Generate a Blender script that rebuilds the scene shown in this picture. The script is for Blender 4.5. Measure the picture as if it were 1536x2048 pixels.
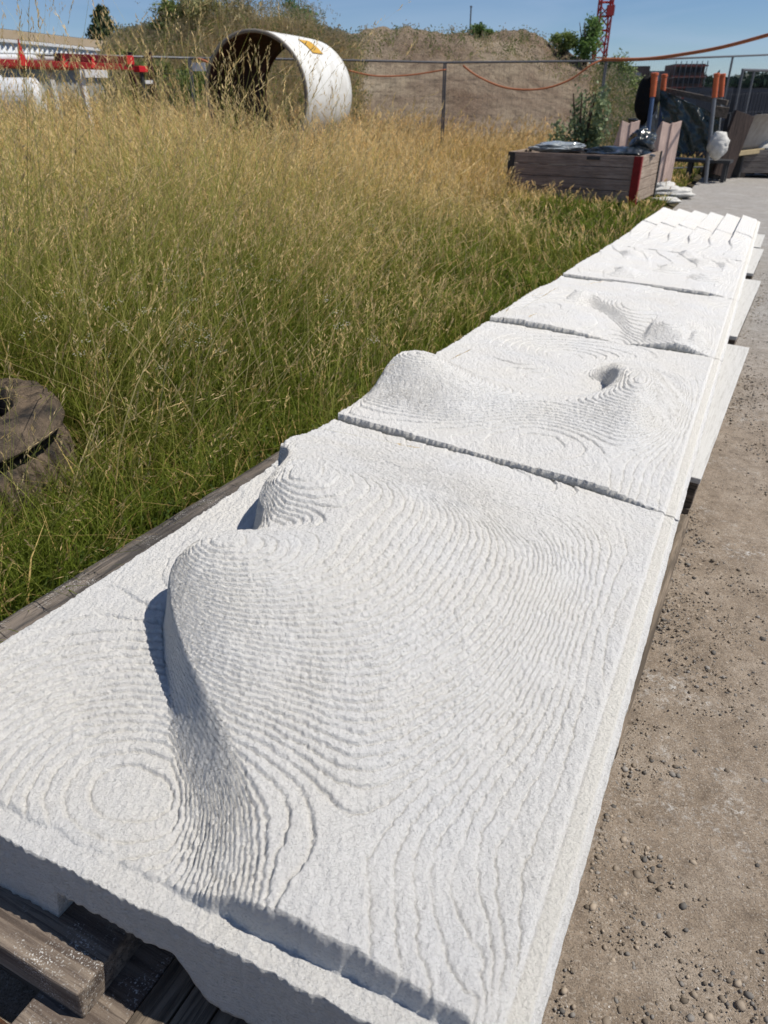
import bpy, math, random
import numpy as np
from mathutils import Matrix, Vector
R = math.radians
rng = np.random.default_rng(7); random.seed(7)
sc = bpy.context.scene
for o in list(bpy.data.objects): bpy.data.objects.remove(o)

# ------------------------------------------------------------------ frame of the panel row (metres)
S = 0.9            # camera above the panel tops
G = 0.285          # panel tops above the ground of the yard
F = 1450.0
def _fit():
    pr, rr, yr = np.radians([29.2437, 3.7102, 24.3388])
    cy, sy = np.cos(yr), np.sin(yr); Y = np.array([[cy, sy, 0], [-sy, cy, 0], [0, 0, 1]])
    ca, sa = np.cos(pr), np.sin(pr); A = np.array([[1, 0, 0], [0, -sa, -ca], [0, ca, -sa]])
    c, s = np.cos(rr), np.sin(rr); Q = np.array([[c, -s, 0], [s, c, 0], [0, 0, 1]])
    return Q @ A @ Y
TH = R(30.05)
CW = np.array([[1, 0, 0], [0, -np.sin(TH), np.cos(TH)], [0, -np.cos(TH), -np.sin(TH)]])
M = CW @ _fit()
UP = M[:, 2]
H = (S + G) / UP[2]
CAM = np.array([0, 0, H])
GA, GB = -UP[0] / UP[2], -UP[1] / UP[2]
def P3(u, v, w=0.0):
    """row frame (u across, v along, w above the panel tops) -> world, arrays allowed"""
    u, v, w = np.broadcast_arrays(np.asarray(u, float), np.asarray(v, float), np.asarray(w, float))
    q = np.stack([u, v, w - S], -1)
    return CAM + q @ M.T
def gz(x, y):
    q = GA * np.asarray(x, float) + GB * np.asarray(y, float)
    return np.where(q > 0, .45 * np.tanh(q / .45), np.tanh(q))
def ray(x, y): return CW @ np.array([(x - 768) / F, (y - 1024) / F, 1.0])
def at(x, y, D):
    """the world point in the direction of a photo pixel at horizontal distance D"""
    d = ray(x, y); return CAM + d * (D / math.hypot(d[0], d[1]))
def atz(x, y, z):
    d = ray(x, y); return CAM + d * ((z - H) / d[2])
def to_uv(x, y):
    z = gz(x, y); q = (np.stack([x, y, z], -1) - CAM) @ M
    return q[..., 0], q[..., 1]

# ------------------------------------------------------------------ camera, sky, sun, exposure
cd = bpy.data.cameras.new('camera'); cam = bpy.data.objects.new('camera', cd); sc.collection.objects.link(cam); sc.camera = cam
cam.location = CAM; cam.rotation_euler = (math.pi / 2 - TH, 0, 0)
cd.sensor_fit = 'VERTICAL'; cd.sensor_height = 36; cd.lens = F / 2048 * 36
cd.clip_start = .02; cd.clip_end = 3000
cd.dof.use_dof = True; cd.dof.focus_distance = 1.25; cd.dof.aperture_fstop = 9.0
sc.render.resolution_x = 768; sc.render.resolution_y = 1024
SUN_AZ, SUN_EL = 95.0, 57.0
wd = bpy.data.worlds.new('World'); sc.world = wd; wd.use_nodes = True
nt = wd.node_tree; nt.nodes.clear()
wo = nt.nodes.new('ShaderNodeOutputWorld'); bg = nt.nodes.new('ShaderNodeBackground'); sk = nt.nodes.new('ShaderNodeTexSky')
sk.sky_type = 'NISHITA'; sk.sun_disc = False; sk.sun_elevation = R(SUN_EL); sk.sun_rotation = R(SUN_AZ)
sk.air_density = .9; sk.dust_density = .15; sk.ozone_density = 4.0; sk.altitude = 1200
tc = nt.nodes.new('ShaderNodeTexCoord'); mp = nt.nodes.new('ShaderNodeMapping'); mp.inputs['Scale'].default_value = (1.2, 1.2, 9)
nz = nt.nodes.new('ShaderNodeTexNoise'); nz.inputs['Scale'].default_value = 2.2; nz.inputs['Detail'].default_value = 6; nz.inputs['Distortion'].default_value = .6
rp = nt.nodes.new('ShaderNodeValToRGB'); rp.color_ramp.elements[0].position = .42; rp.color_ramp.elements[0].color = (0, 0, 0, 1)
rp.color_ramp.elements[1].position = .8; rp.color_ramp.elements[1].color = (.46, .46, .46, 1)
mx = nt.nodes.new('ShaderNodeMix'); mx.data_type = 'RGBA'; mx.inputs['B'].default_value = (6.6, 7.4, 8.8, 1)
L = nt.links.new
L(tc.outputs['Generated'], mp.inputs['Vector']); L(mp.outputs['Vector'], nz.inputs['Vector']); L(nz.outputs['Fac'], rp.inputs['Fac'])
L(rp.outputs['Color'], mx.inputs['Factor']); L(sk.outputs['Color'], mx.inputs['A']); tn = nt.nodes.new('ShaderNodeMix'); tn.data_type = 'RGBA'; tn.blend_type = 'MULTIPLY'; tn.inputs['Factor'].default_value = 1; tn.inputs['B'].default_value = (.86, .95, 1.08, 1)
L(mx.outputs['Result'], tn.inputs['A']); L(tn.outputs['Result'], bg.inputs['Color'])
bg.inputs['Strength'].default_value = .060
L(bg.outputs['Background'], wo.inputs['Surface'])
sl = bpy.data.lights.new('sun', 'SUN'); so = bpy.data.objects.new('sun', sl); sc.collection.objects.link(so)
sl.energy = 3.7; sl.angle = R(.55); sl.color = (1, .94, .85)
sd = Vector((math.sin(R(SUN_AZ)) * math.cos(R(SUN_EL)), math.cos(R(SUN_AZ)) * math.cos(R(SUN_EL)), math.sin(R(SUN_EL))))
so.rotation_euler = sd.to_track_quat('Z', 'Y').to_euler(); so.location = (5, 5, 20)
sc.view_settings.view_transform = 'Standard'; sc.view_settings.look = 'None'; sc.view_settings.gamma = 1; sc.view_settings.use_curve_mapping = False
sc.view_settings.exposure = 0.38
sc.render.engine = 'CYCLES'
sc.cycles.max_bounces = 7; sc.cycles.transparent_max_bounces = 8

# ------------------------------------------------------------------ helpers
def link(o):
    sc.collection.objects.link(o); return o
def tag(o, label=None, cat=None, group=None, kind=None):
    if label: o['label'] = label
    if cat: o['category'] = cat
    if group: o['group'] = group
    if kind: o['kind'] = kind
    return o
def thing(name, label, cat, loc=(0, 0, 0), rz=0.0, group=None):
    o = bpy.data.objects.new(name, None); link(o); o.location = loc; o.rotation_euler = (0, 0, rz); o.empty_display_size = .1
    return tag(o, label, cat, group)
def npmesh(name, V, Fc, mat, parent=None, col=None, smooth=False):
    """V (n,3); Fc: list of (m,k) int arrays"""
    me = bpy.data.meshes.new(name)
    V = np.asarray(V, np.float32)
    if isinstance(Fc, np.ndarray): Fc = [Fc]
    Fc = [f for f in Fc if len(f)]
    loops = np.concatenate([f.ravel() for f in Fc]).astype(np.int32)
    tot = np.concatenate([np.full(len(f), f.shape[1]) for f in Fc]).astype(np.int32)
    st = np.concatenate([[0], np.cumsum(tot)[:-1]]).astype(np.int32)
    me.vertices.add(len(V)); me.vertices.foreach_set('co', V.ravel())
    me.loops.add(len(loops)); me.loops.foreach_set('vertex_index', loops)
    me.polygons.add(len(tot)); me.polygons.foreach_set('loop_start', st); me.polygons.foreach_set('loop_total', tot)
    if smooth: me.polygons.foreach_set('use_smooth', np.ones(len(tot), bool))
    me.update(calc_edges=True); me.validate()
    if col is not None:
        ca = me.color_attributes.new('Col', 'FLOAT_COLOR', 'POINT')
        c4 = np.ones((len(V), 4), np.float32); c4[:, :3] = col; ca.data.foreach_set('color', c4.ravel())
    if mat: me.materials.append(mat)
    o = bpy.data.objects.new(name, me); link(o)
    if parent is not None: o.parent = parent
    return o
class MB:
    def __init__(s): s.v = []; s.f = []
    def add(s, vs, fs):
        b = len(s.v); s.v += [tuple(p) for p in vs]; s.f += [tuple(i + b for i in f) for f in fs]; return s
    def box(s, c, d, rot=None):
        vs = [Vector((x * d[0] / 2, y * d[1] / 2, z * d[2] / 2)) for z in (-1, 1) for y in (-1, 1) for x in (-1, 1)]
        if rot is not None: vs = [rot @ p for p in vs]
        c = Vector(c); vs = [p + c for p in vs]
        return s.add(vs, [(0, 2, 3, 1), (4, 5, 7, 6), (0, 1, 5, 4), (2, 6, 7, 3), (0, 4, 6, 2), (1, 3, 7, 5)])
    def bar(s, a, b, w, h, up=(0, 0, 1)):
        a = Vector(a); b = Vector(b); y = (b - a); l = y.length; y.normalize(); x = y.cross(Vector(up)).normalized(); z = x.cross(y)
        m = Matrix((x, y, z)).transposed()
        return s.box((a + b) / 2, (w, l, h), m)
    def tube(s, pts, r, n=8, cap=True):
        pts = [Vector(p) for p in pts]; rs = r if hasattr(r, '__len__') else [r] * len(pts); vs = []
        for i, p in enumerate(pts):
            t = (pts[min(i + 1, len(pts) - 1)] - pts[max(i - 1, 0)]).normalized()
            a = Vector((0, 0, 1)) if abs(t.z) < .9 else Vector((1, 0, 0))
            x = t.cross(a).normalized(); y = t.cross(x)
            vs += [p + (x * math.cos(2 * math.pi * k / n) + y * math.sin(2 * math.pi * k / n)) * rs[i] for k in range(n)]
        fs = [(i * n + k, i * n + (k + 1) % n, (i + 1) * n + (k + 1) % n, (i + 1) * n + k) for i in range(len(pts) - 1) for k in range(n)]
        if cap: fs += [tuple(range(n))[::-1], tuple((len(pts) - 1) * n + k for k in range(n))]
        return s.add(vs, fs)
    def prism(s, poly, d, mat):
        """polygon in local xz, extruded along local y by d, placed with matrix"""
        n = len(poly); vs = [mat @ Vector((x, y, z)) for y in (0, d) for x, z in poly]
        return s.add(vs, [tuple(range(n)), tuple(range(2 * n - 1, n - 1, -1))] + [(i, i + n, (i + 1) % n + n, (i + 1) % n) for i in range(n)])
    def build(s, name, mat, parent=None, bevel=0, smooth=False):
        me = bpy.data.meshes.new(name); me.from_pydata(s.v, [], s.f); me.update()
        import bmesh
        bm = bmesh.new(); bm.from_mesh(me); bmesh.ops.recalc_face_normals(bm, faces=bm.faces); bm.to_mesh(me); bm.free()
        me.materials.append(mat)
        if smooth: me.polygons.foreach_set('use_smooth', [True] * len(me.polygons))
        o = bpy.data.objects.new(name, me); link(o)
        if parent is not None: o.parent = parent
        if bevel:
            m = o.modifiers.new('b', 'BEVEL'); m.width = bevel; m.segments = 2; m.limit_method = 'ANGLE'
        return o
def loc_of(o, p):     # world point -> local of an Empty placed with loc + rz
    p = Vector(p) - o.location; a = -o.rotation_euler.z
    return Vector((p.x * math.cos(a) - p.y * math.sin(a), p.x * math.sin(a) + p.y * math.cos(a), p.z))

def _h(ix, iy, seed):
    h = (ix.astype(np.int64) * 374761393 + iy.astype(np.int64) * 668265263 + seed * 1442695041) & 0xffffffff
    h = ((h ^ (h >> 13)) * 1274126177) & 0xffffffff
    return ((h ^ (h >> 16)) & 0xffff) / 65535.0
def vn(x, y, seed=0):
    ix = np.floor(x); iy = np.floor(y); fx = x - ix; fy = y - iy; fx = fx * fx * (3 - 2 * fx); fy = fy * fy * (3 - 2 * fy)
    a = _h(ix, iy, seed); b = _h(ix + 1, iy, seed); c = _h(ix, iy + 1, seed); d = _h(ix + 1, iy + 1, seed)
    return (a * (1 - fx) + b * fx) * (1 - fy) + (c * (1 - fx) + d * fx) * fy
def fbm(x, y, seed=0, o=4):
    s = 0; a = .5; t = 0
    for k in range(o):
        s = s + a * vn(x, y, seed + k); t += a; a *= .5; x = x * 2.03 + 17.1; y = y * 2.03 + 5.7
    return s / t
def sst(a, b, x):
    t = np.clip((x - a) / (b - a), 0, 1); return t * t * (3 - 2 * t)
def ga(x, y, cx, cy, sx, sy=None, rot=0):
    sy = sy or sx; dx = x - cx; dy = y - cy; c, s = math.cos(rot), math.sin(rot)
    return np.exp(-((dx * c + dy * s) / sx) ** 2 - ((-dx * s + dy * c) / sy) ** 2)

# ------------------------------------------------------------------ materials
class NM:
    def __init__(s, name, rough=.8, base=(.5, .5, .5), metal=0, spec=.3):
        s.m = bpy.data.materials.new(name); s.m.use_nodes = True; s.t = s.m.node_tree
        s.b = s.t.nodes['Principled BSDF']; s.b.inputs['Roughness'].default_value = rough
        s.b.inputs['Base Color'].default_value = (*base, 1); s.b.inputs['Metallic'].default_value = metal
        s.b.inputs['Specular IOR Level'].default_value = spec
        s.co = s.t.nodes.new('ShaderNodeTexCoord')
    def n(s, typ, **k):
        x = s.t.nodes.new('ShaderNode' + typ)
        for a, v in k.items():
            if hasattr(x, a): setattr(x, a, v)
            else: x.inputs[a.replace('_', ' ')].default_value = v
        return x
    def l(s, a, b): s.t.links.new(a, b)
    def vec(s, scale=(1, 1, 1)):
        mp = s.n('Mapping'); mp.inputs['Scale'].default_value = scale; s.l(s.co.outputs['Object'], mp.inputs['Vector']); return mp.outputs['Vector']
    def noise(s, scale, detail=4, sc=(1, 1, 1), rough=.55, dist=0.0):
        x = s.n('TexNoise'); x.inputs['Scale'].default_value = scale; x.inputs['Detail'].default_value = detail; x.inputs['Roughness'].default_value = rough; x.inputs['Distortion'].default_value = dist
        s.l(s.vec(sc), x.inputs['Vector']); return x.outputs['Fac']
    def ramp(s, fac, stops):
        r = s.n('ValToRGB'); e = r.color_ramp.elements
        while len(e) < len(stops): e.new(.5)
        for i, (p, c) in enumerate(stops): e[i].position = p; e[i].color = (*c, 1) if len(c) == 3 else c
        s.l(fac, r.inputs['Fac']); return r.outputs['Color']
    def mix(s, fac, a, b, mode='MIX'):
        x = s.n('Mix'); x.data_type = 'RGBA'; x.blend_type = mode
        for key, val in (('Factor', fac), ('A', a), ('B', b)):
            if isinstance(val, (int, float)): x.inputs[key].default_value = val
            elif isinstance(val, tuple): x.inputs[key].default_value = (*val, 1)
            else: s.l(val, x.inputs[key])
        return x.outputs['Result']
    def color(s, c): s.l(c, s.b.inputs['Base Color']); return s
    def bump(s, fac, strength=.3, dist=.01, chain=None):
        b = s.n('Bump'); b.inputs['Strength'].default_value = strength; b.inputs['Distance'].default_value = dist
        s.l(fac, b.inputs['Height'])
        if s.b.inputs['Normal'].links: s.l(s.b.inputs['Normal'].links[0].from_socket, b.inputs['Normal'])
        s.l(b.outputs['Normal'], s.b.inputs['Normal']); return s
def simple(name, c1, c2=None, rough=.7, sc=8, metal=0, bump=.2, bd=.004, stretch=(1, 1, 1), spec=.3):
    m = NM(name, rough, c1, metal, spec); c2 = c2 or tuple(x * .75 for x in c1)
    m.color(m.ramp(m.noise(sc, 6, stretch), [(.3, c2), (.7, c1)]))
    if bump: m.bump(m.noise(sc * 5, 4, stretch), bump, bd)
    return m.m
def wood(name, light, dark, along=0, dust=0.0, sc=1.0):
    st = [22.0, 22.0, 22.0]; st[along] = 1.1; m = NM(name, .8)
    n1 = m.noise(1.9 * sc, 9, tuple(st), .72, .5); c = m.ramp(n1, [(.36, tuple(q_ * .7 for q_ in dark)), (.44, dark), (.52, tuple((a + b) / 2 for a, b in zip(light, dark))), (.64, light)])
    n3 = m.noise(7.0, 3, tuple(st), .6); c = m.mix(m.ramp(n3, [(.36, (.7, .7, .7)), (.44, (0, 0, 0))]), c, tuple(q_ * .45 for q_ in dark))
    c = m.mix(m.ramp(m.noise(3.0, 5), [(.35, (0, 0, 0)), (.7, (.5, .5, .5))]), c, tuple(x * .5 for x in dark))
    if dust:
        fine_ = m.noise(330, 3, rough=.6); f2 = m.noise(9, 7, rough=.75)
        if dust < 1:
            x = m.n('Math'); x.operation = 'MULTIPLY'; m.l(m.ramp(fine_, [(.56, (0, 0, 0)), (.63, (1, 1, 1))]), x.inputs[0]); m.l(m.ramp(f2, [(.50, (.04,) * 3), (.64, (1, 1, 1))]), x.inputs[1]); c = m.mix(x.outputs[0], c, (.62, .62, .60))
        else:
            c = m.mix(m.ramp(m.noise(14, 8, tuple(q_ * .3 for q_ in st), .8), [(.30, (.45,) * 3), (.50, (.92,) * 3)]), c, (.60, .60, .585)); c = m.mix(m.ramp(fine_, [(.3, (.35,) * 3), (.5, (0, 0, 0))]), c, (.35, .33, .30))
    m.color(c); m.bump(n1, .8, .006); return m.m

def slab_mat():
    m = NM('white_aerated_concrete', .95, spec=.1)
    a = m.noise(5, 5); b = m.noise(75, 6, rough=.75); d = m.noise(330, 4, rough=.8)
    c = m.mix(m.ramp(a, [(.35, (0, 0, 0)), (.7, (1, 1, 1))]), (.775, .76, .72), (.76, .76, .75))
    c = m.mix(m.ramp(b, [(.25, (.4, .4, .4)), (.45, (0, 0, 0))]), c, (.56, .545, .51))
    c = m.mix(m.ramp(d, [(.33, (.55, .55, .55)), (.42, (0, 0, 0))]), c, (.46, .45, .42))
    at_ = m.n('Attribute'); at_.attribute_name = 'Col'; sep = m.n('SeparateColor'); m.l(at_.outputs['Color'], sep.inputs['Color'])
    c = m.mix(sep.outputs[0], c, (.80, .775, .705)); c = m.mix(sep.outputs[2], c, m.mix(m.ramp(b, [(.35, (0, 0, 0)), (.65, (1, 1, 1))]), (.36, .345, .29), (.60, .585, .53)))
    m.color(c)
    v = m.n('TexVoronoi'); v.inputs['Scale'].default_value = 200; m.l(m.vec(), v.inputs['Vector'])
    vm = m.n('VectorMath'); vm.operation = 'DOT_PRODUCT'; m.l(m.co.outputs['Object'], vm.inputs[0]); vm.inputs[1].default_value = tuple(float(q_) for q_ in UP)
    def mth(op, a_, b_=None):
        x = m.n('Math'); x.operation = op
        for i_, q_ in enumerate((a_, b_)):
            if q_ is None: continue
            if isinstance(q_, (int, float)): x.inputs[i_].default_value = q_
            else: m.l(q_, x.inputs[i_])
        return x.outputs[0]
    ph = mth('ADD', mth('MULTIPLY', vm.outputs['Value'], 1 / .0075), mth('MULTIPLY', m.noise(45, 4, rough=.7), 1.6))
    wv = mth('MULTIPLY', mth('POWER', mth('ABSOLUTE', mth('SINE', mth('MULTIPLY', ph, 3.1416))), .6), sep.outputs[1])
    m.bump(wv, 1.0, .0045)
    m.bump(v.outputs['Distance'], .8, .0030); m.bump(m.noise(450, 4, rough=.75), 1.0, .0026); m.bump(m.noise(120, 6, rough=.75), .9, .005)
    return m.m
M_slab = slab_mat()
def attr_mat(name, rough=.6, trans=.35, spec=.25):
    m = NM(name, rough, spec=spec); a = m.n('Attribute'); a.attribute_name = 'Col'; m.l(a.outputs['Color'], m.b.inputs['Base Color'])
    if trans:
        t = m.n('BsdfTranslucent'); m.l(a.outputs['Color'], t.inputs['Color']); ms = m.n('MixShader'); ms.inputs['Fac'].default_value = trans
        out = [n for n in m.t.nodes if n.type == 'OUTPUT_MATERIAL'][0]
        m.l(m.b.outputs['BSDF'], ms.inputs[1]); m.l(t.outputs['BSDF'], ms.inputs[2]); m.l(ms.outputs['Shader'], out.inputs['Surface'])
    return m.m
M_grass = attr_mat('grass_blades', .6, .5); M_leaf = attr_mat('leaves', .55, .3); M_stone = attr_mat('pebbles', .85, 0)
M_pal = wood('weathered_pallet_wood', (.27, .22, .17), (.095, .078, .062), 0)
M_palv = wood('weathered_pallet_wood_lengthwise', (.34, .27, .20), (.12, .095, .07), 1)
M_spk = wood('pallet_wood_splashed_white', (.33, .27, .21), (.13, .10, .08), 0, .36)
M_dust = wood('pallet_wood_coated_white', (.30, .28, .25), (.15, .13, .11), 1, 1.25)
M_grey = wood('grey_weathered_board', (.24, .20, .165), (.075, .068, .064), 1, .12)
M_dark = simple('dark_steel', (.05, .052, .055), rough=.5)
M_galv = simple('galvanised_steel', (.17, .18, .19), (.12, .12, .13), .5, 30, .4, .05)

# ------------------------------------------------------------------ ground, yard
def gridmesh(name, xs, ys, zf, mat, kind='structure', label=None, smooth=True, uvframe=False):
    X, Y = np.meshgrid(xs, ys)
    if uvframe:
        p = P3(X, Y, 0); x = p[..., 0]; y = p[..., 1]
    else: x, y = X, Y
    z = zf(x, y, X, Y); n, m = X.shape; V = np.stack([x, y, z], -1).reshape(-1, 3)
    i = np.arange(n * m).reshape(n, m); Fq = np.stack([i[:-1, :-1], i[:-1, 1:], i[1:, 1:], i[1:, :-1]], -1).reshape(-1, 4)
    o = npmesh(name, V, Fq, mat, smooth=smooth); tag(o, label, None, None, kind); return o
def edge_u(v):     # left edge of the yard surface in the row frame
    return np.where(v < 9.5, -1.16, -1.16 - (v - 9.5) * .035)
def yard_mask(x, y):
    u, v = to_uv(x, y); return sst(-.25, .05, u - edge_u(v))
m = NM('field_soil', .95, spec=.1)
m.color(m.ramp(m.noise(6, 8), [(.3, (.035, .028, .018)), (.55, (.075, .062, .035)), (.75, (.11, .10, .05))])); m.bump(m.noise(40, 5), .8, .02); M_soil = m.m
xs = np.concatenate([-np.geomspace(900, 12, 28), np.linspace(-11.5, 11.5, 116), np.geomspace(12, 900, 28)])
ys = np.concatenate([np.linspace(-8, 34, 190), np.geomspace(35, 1500, 34)])
gridmesh('ground', xs, ys, lambda x, y, X, Y: gz(x, y) - .07 * yard_mask(x, y) - .006 + .03 * (fbm(x * 1.3, y * 1.3, 5) - .5) * (1 - yard_mask(x, y)), M_soil)
def yard_mat():
    m = NM('compacted_gravel_yard', .92, spec=.15)
    big = m.noise(.9, 5); mid = m.noise(7, 7, rough=.65); fine = m.noise(70, 6, rough=.75); spk = m.noise(230, 3)
    brown = m.ramp(mid, [(.3, (.235, .185, .135)), (.5, (.33, .265, .20)), (.72, (.41, .345, .275))])
    grey = m.ramp(mid, [(.3, (.29, .28, .26)), (.7, (.42, .41, .395))])
    at_ = m.n('Attribute'); at_.attribute_name = 'Col'
    mm = m.n('Math'); mm.operation = 'ADD'; sep = m.n('SeparateColor'); m.l(at_.outputs['Color'], sep.inputs['Color'])
    m2 = m.n('Math'); m2.operation = 'MULTIPLY_ADD'; m.l(big, m2.inputs[0]); m2.inputs[1].default_value = .7; m2.inputs[2].default_value = -.35
    m.l(sep.outputs[0], mm.inputs[0]); m.l(m2.outputs[0], mm.inputs[1]); mm.use_clamp = True
    c = m.mix(mm.outputs[0], brown, grey)
    c = m.mix(m.ramp(fine, [(.3, (.45, .45, .45)), (.5, (0, 0, 0))]), c, (.09, .078, .066))
    c = m.mix(m.ramp(spk, [(.55, (0, 0, 0)), (.66, (.75, .75, .75))]), c, (.50, .45, .39))
    c = m.mix(m.ramp(m.noise(380, 3, rough=.6), [(.36, (.7, .7, .7)), (.48, (0, 0, 0))]), c, (.11, .09, .07))
    c = m.mix(m.ramp(m.noise(28, 7, rough=.8), [(.34, (.5, .5, .5)), (.5, (0, 0, 0))]), c, (.15, .12, .095))
    pat = m.noise(2.3, 6, rough=.8, dist=.3); pf = m.noise(60, 6, rough=.85)
    x = m.n('Math'); x.operation = 'MULTIPLY'; m.l(m.ramp(pat, [(.535, (0, 0, 0)), (.66, (1, 1, 1))]), x.inputs[0]); m.l(m.ramp(pf, [(.50, (0, 0, 0)), (.6, (1, 1, 1))]), x.inputs[1])
    c = m.mix(x.outputs[0], c, (.66, .65, .62))
    m.color(c); m.bump(mid, .6, .02); m.bump(fine, .8, .008); m.bump(m.noise(300, 4, rough=.7), .8, .003); return m.m
M_yard = yard_mat()
us = np.concatenate([np.linspace(-1.15, -.1, 30), np.arange(-.08, .9, .009), np.geomspace(.91, 45, 40)])
vs = np.concatenate([np.linspace(-6, .2, 14), np.arange(.25, 3.2, .009), np.geomspace(3.22, 120, 130)])
def yz(x, y, U, V):
    near = np.exp(-np.maximum(V - 3.4, 0) / 1.5)
    q = gz(x, y) + (.012 * (fbm(U * 4, V * 4, 3) - .5) + .010 * (fbm(U * 22, V * 22, 9, 3) - .5) ) * near + .004 * (fbm(U * 90, V * 90, 4, 2) - .5) * near
    # worn edge against the grass
    return q
X, Y = np.meshgrid(us, vs); X = X + (edge_u(Y) + 1.16) * np.exp(-np.maximum(X + 1.15, 0) * .4) + .05 * (fbm(Y * 1.3, X * 0, 2) - .5) * (X < -1.1)
pp = P3(X, Y, 0); zz = yz(pp[..., 0], pp[..., 1], X, Y)
i = np.arange(X.size).reshape(X.shape); Fq = np.stack([i[:-1, :-1], i[:-1, 1:], i[1:, 1:], i[1:, :-1]], -1).reshape(-1, 4)
gcol = np.repeat(sst(2.6, 6.5, Y + X * 0).reshape(-1, 1), 3, 1)
tag(npmesh('yard', np.stack([pp[..., 0], pp[..., 1], zz], -1).reshape(-1, 3), Fq, M_yard, col=gcol, smooth=True), None, None, None, 'structure')

# loose stones on the yard: nobody could count them
ICO = None
def ico():
    import bmesh
    bm = bmesh.new(); bmesh.ops.create_icosphere(bm, subdivisions=1, radius=1); v = np.array([p.co[:] for p in bm.verts]); f = np.array([[q.index for q in t.verts] for t in bm.faces]); bm.free(); return v, f
IV, IF = ico()
def stones(name, U, V, r, cols, base=None):
    n = len(U); p = P3(U, V, 0); z = gz(p[:, 0], p[:, 1]) if base is None else base
    V3 = IV[None] * (1 + .35 * (rng.random((n, len(IV), 1)) - .5)) * np.stack([r * rng.uniform(.8, 1.3, n), r * rng.uniform(.7, 1.1, n), r * rng.uniform(.5, .8, n)], -1)[:, None]
    a = rng.uniform(0, 6.28, n); c, s = np.cos(a)[:, None], np.sin(a)[:, None]
    W = np.stack([V3[..., 0] * c - V3[..., 1] * s + p[:, 0:1], V3[..., 0] * s + V3[..., 1] * c + p[:, 1:2], V3[..., 2] + z[:, None] + r[:, None] * .05], -1)
    Fi = (IF[None] + (np.arange(n) * len(IV))[:, None, None]).reshape(-1, 3)
    return npmesh(name, W.reshape(-1, 3), Fi, M_stone, col=np.repeat(cols, len(IV), 0), smooth=True)
n = 64000
U = .02 + 1.3 * rng.random(n) ** 1.6; V = .45 + 7.5 * rng.random(n) ** 2.3
keep = (fbm(U * 5, V * 5, 31) + .25 * rng.random(n)) > .55; U, V = U[keep], V[keep]; n = len(U)
r = np.clip(rng.lognormal(math.log(.0015), .60, n), .0006, .0085) * (1 + .3 * sst(1, 5, V))
g_ = rng.uniform(.35, 1.15, n)[:, None]; cols = np.where(rng.random(n)[:, None] < .6, np.array([[.34, .28, .215]]), np.array([[.26, .24, .215]])) * g_; cols[(rng.random(n) < .03) & (r < .0028)] = (.55, .52, .47)
tag(stones('gravel', U, V, r, cols), 'small loose grey and brown pebbles scattered over the yard beside the panels', 'gravel', None, 'stuff')

# ------------------------------------------------------------------ white concrete relief panels
SEAM = [(.352, .407), (1.895, 1.835), (3.39, 3.49), (4.85, 4.905), (6.42, 6.46), (8.10, 8.03), (9.65, 9.70)]   # v at the left / right end
WD = 1.052
def sdf(x, y, poly):
    d = np.full(x.shape, 1e9); ins = np.zeros(x.shape, bool); n = len(poly)
    for i in range(n):
        x0, y0 = poly[i]; x1, y1 = poly[(i + 1) % n]; ex, ey = x1 - x0, y1 - y0
        t = np.clip(((x - x0) * ex + (y - y0) * ey) / (ex * ex + ey * ey + 1e-12), 0, 1)
        d = np.minimum(d, np.hypot(x - x0 - t * ex, y - y0 - t * ey))
        c = ((y0 > y) != (y1 > y)); ins ^= c & (x < (x1 - x0) * (y - y0) / ((y1 - y0) if y1 != y0 else 1e-9) + x0)
    return np.where(ins, d, -d)
def cat(pts, k=6):
    out = []; n = len(pts)
    for i in range(n - 1):
        p0 = pts[max(i - 1, 0)]; p1 = pts[i]; p2 = pts[i + 1]; p3 = pts[min(i + 2, n - 1)]
        for j in range(k):
            t = j / k; out.append(tuple(.5 * ((2 * p1[a]) + (-p0[a] + p2[a]) * t + (2 * p0[a] - 5 * p1[a] + 4 * p2[a] - p3[a]) * t * t + (-p0[a] + 3 * p1[a] - 3 * p2[a] + p3[a]) * t ** 3) for a in (0, 1)))
    return out + [pts[-1]]
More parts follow.
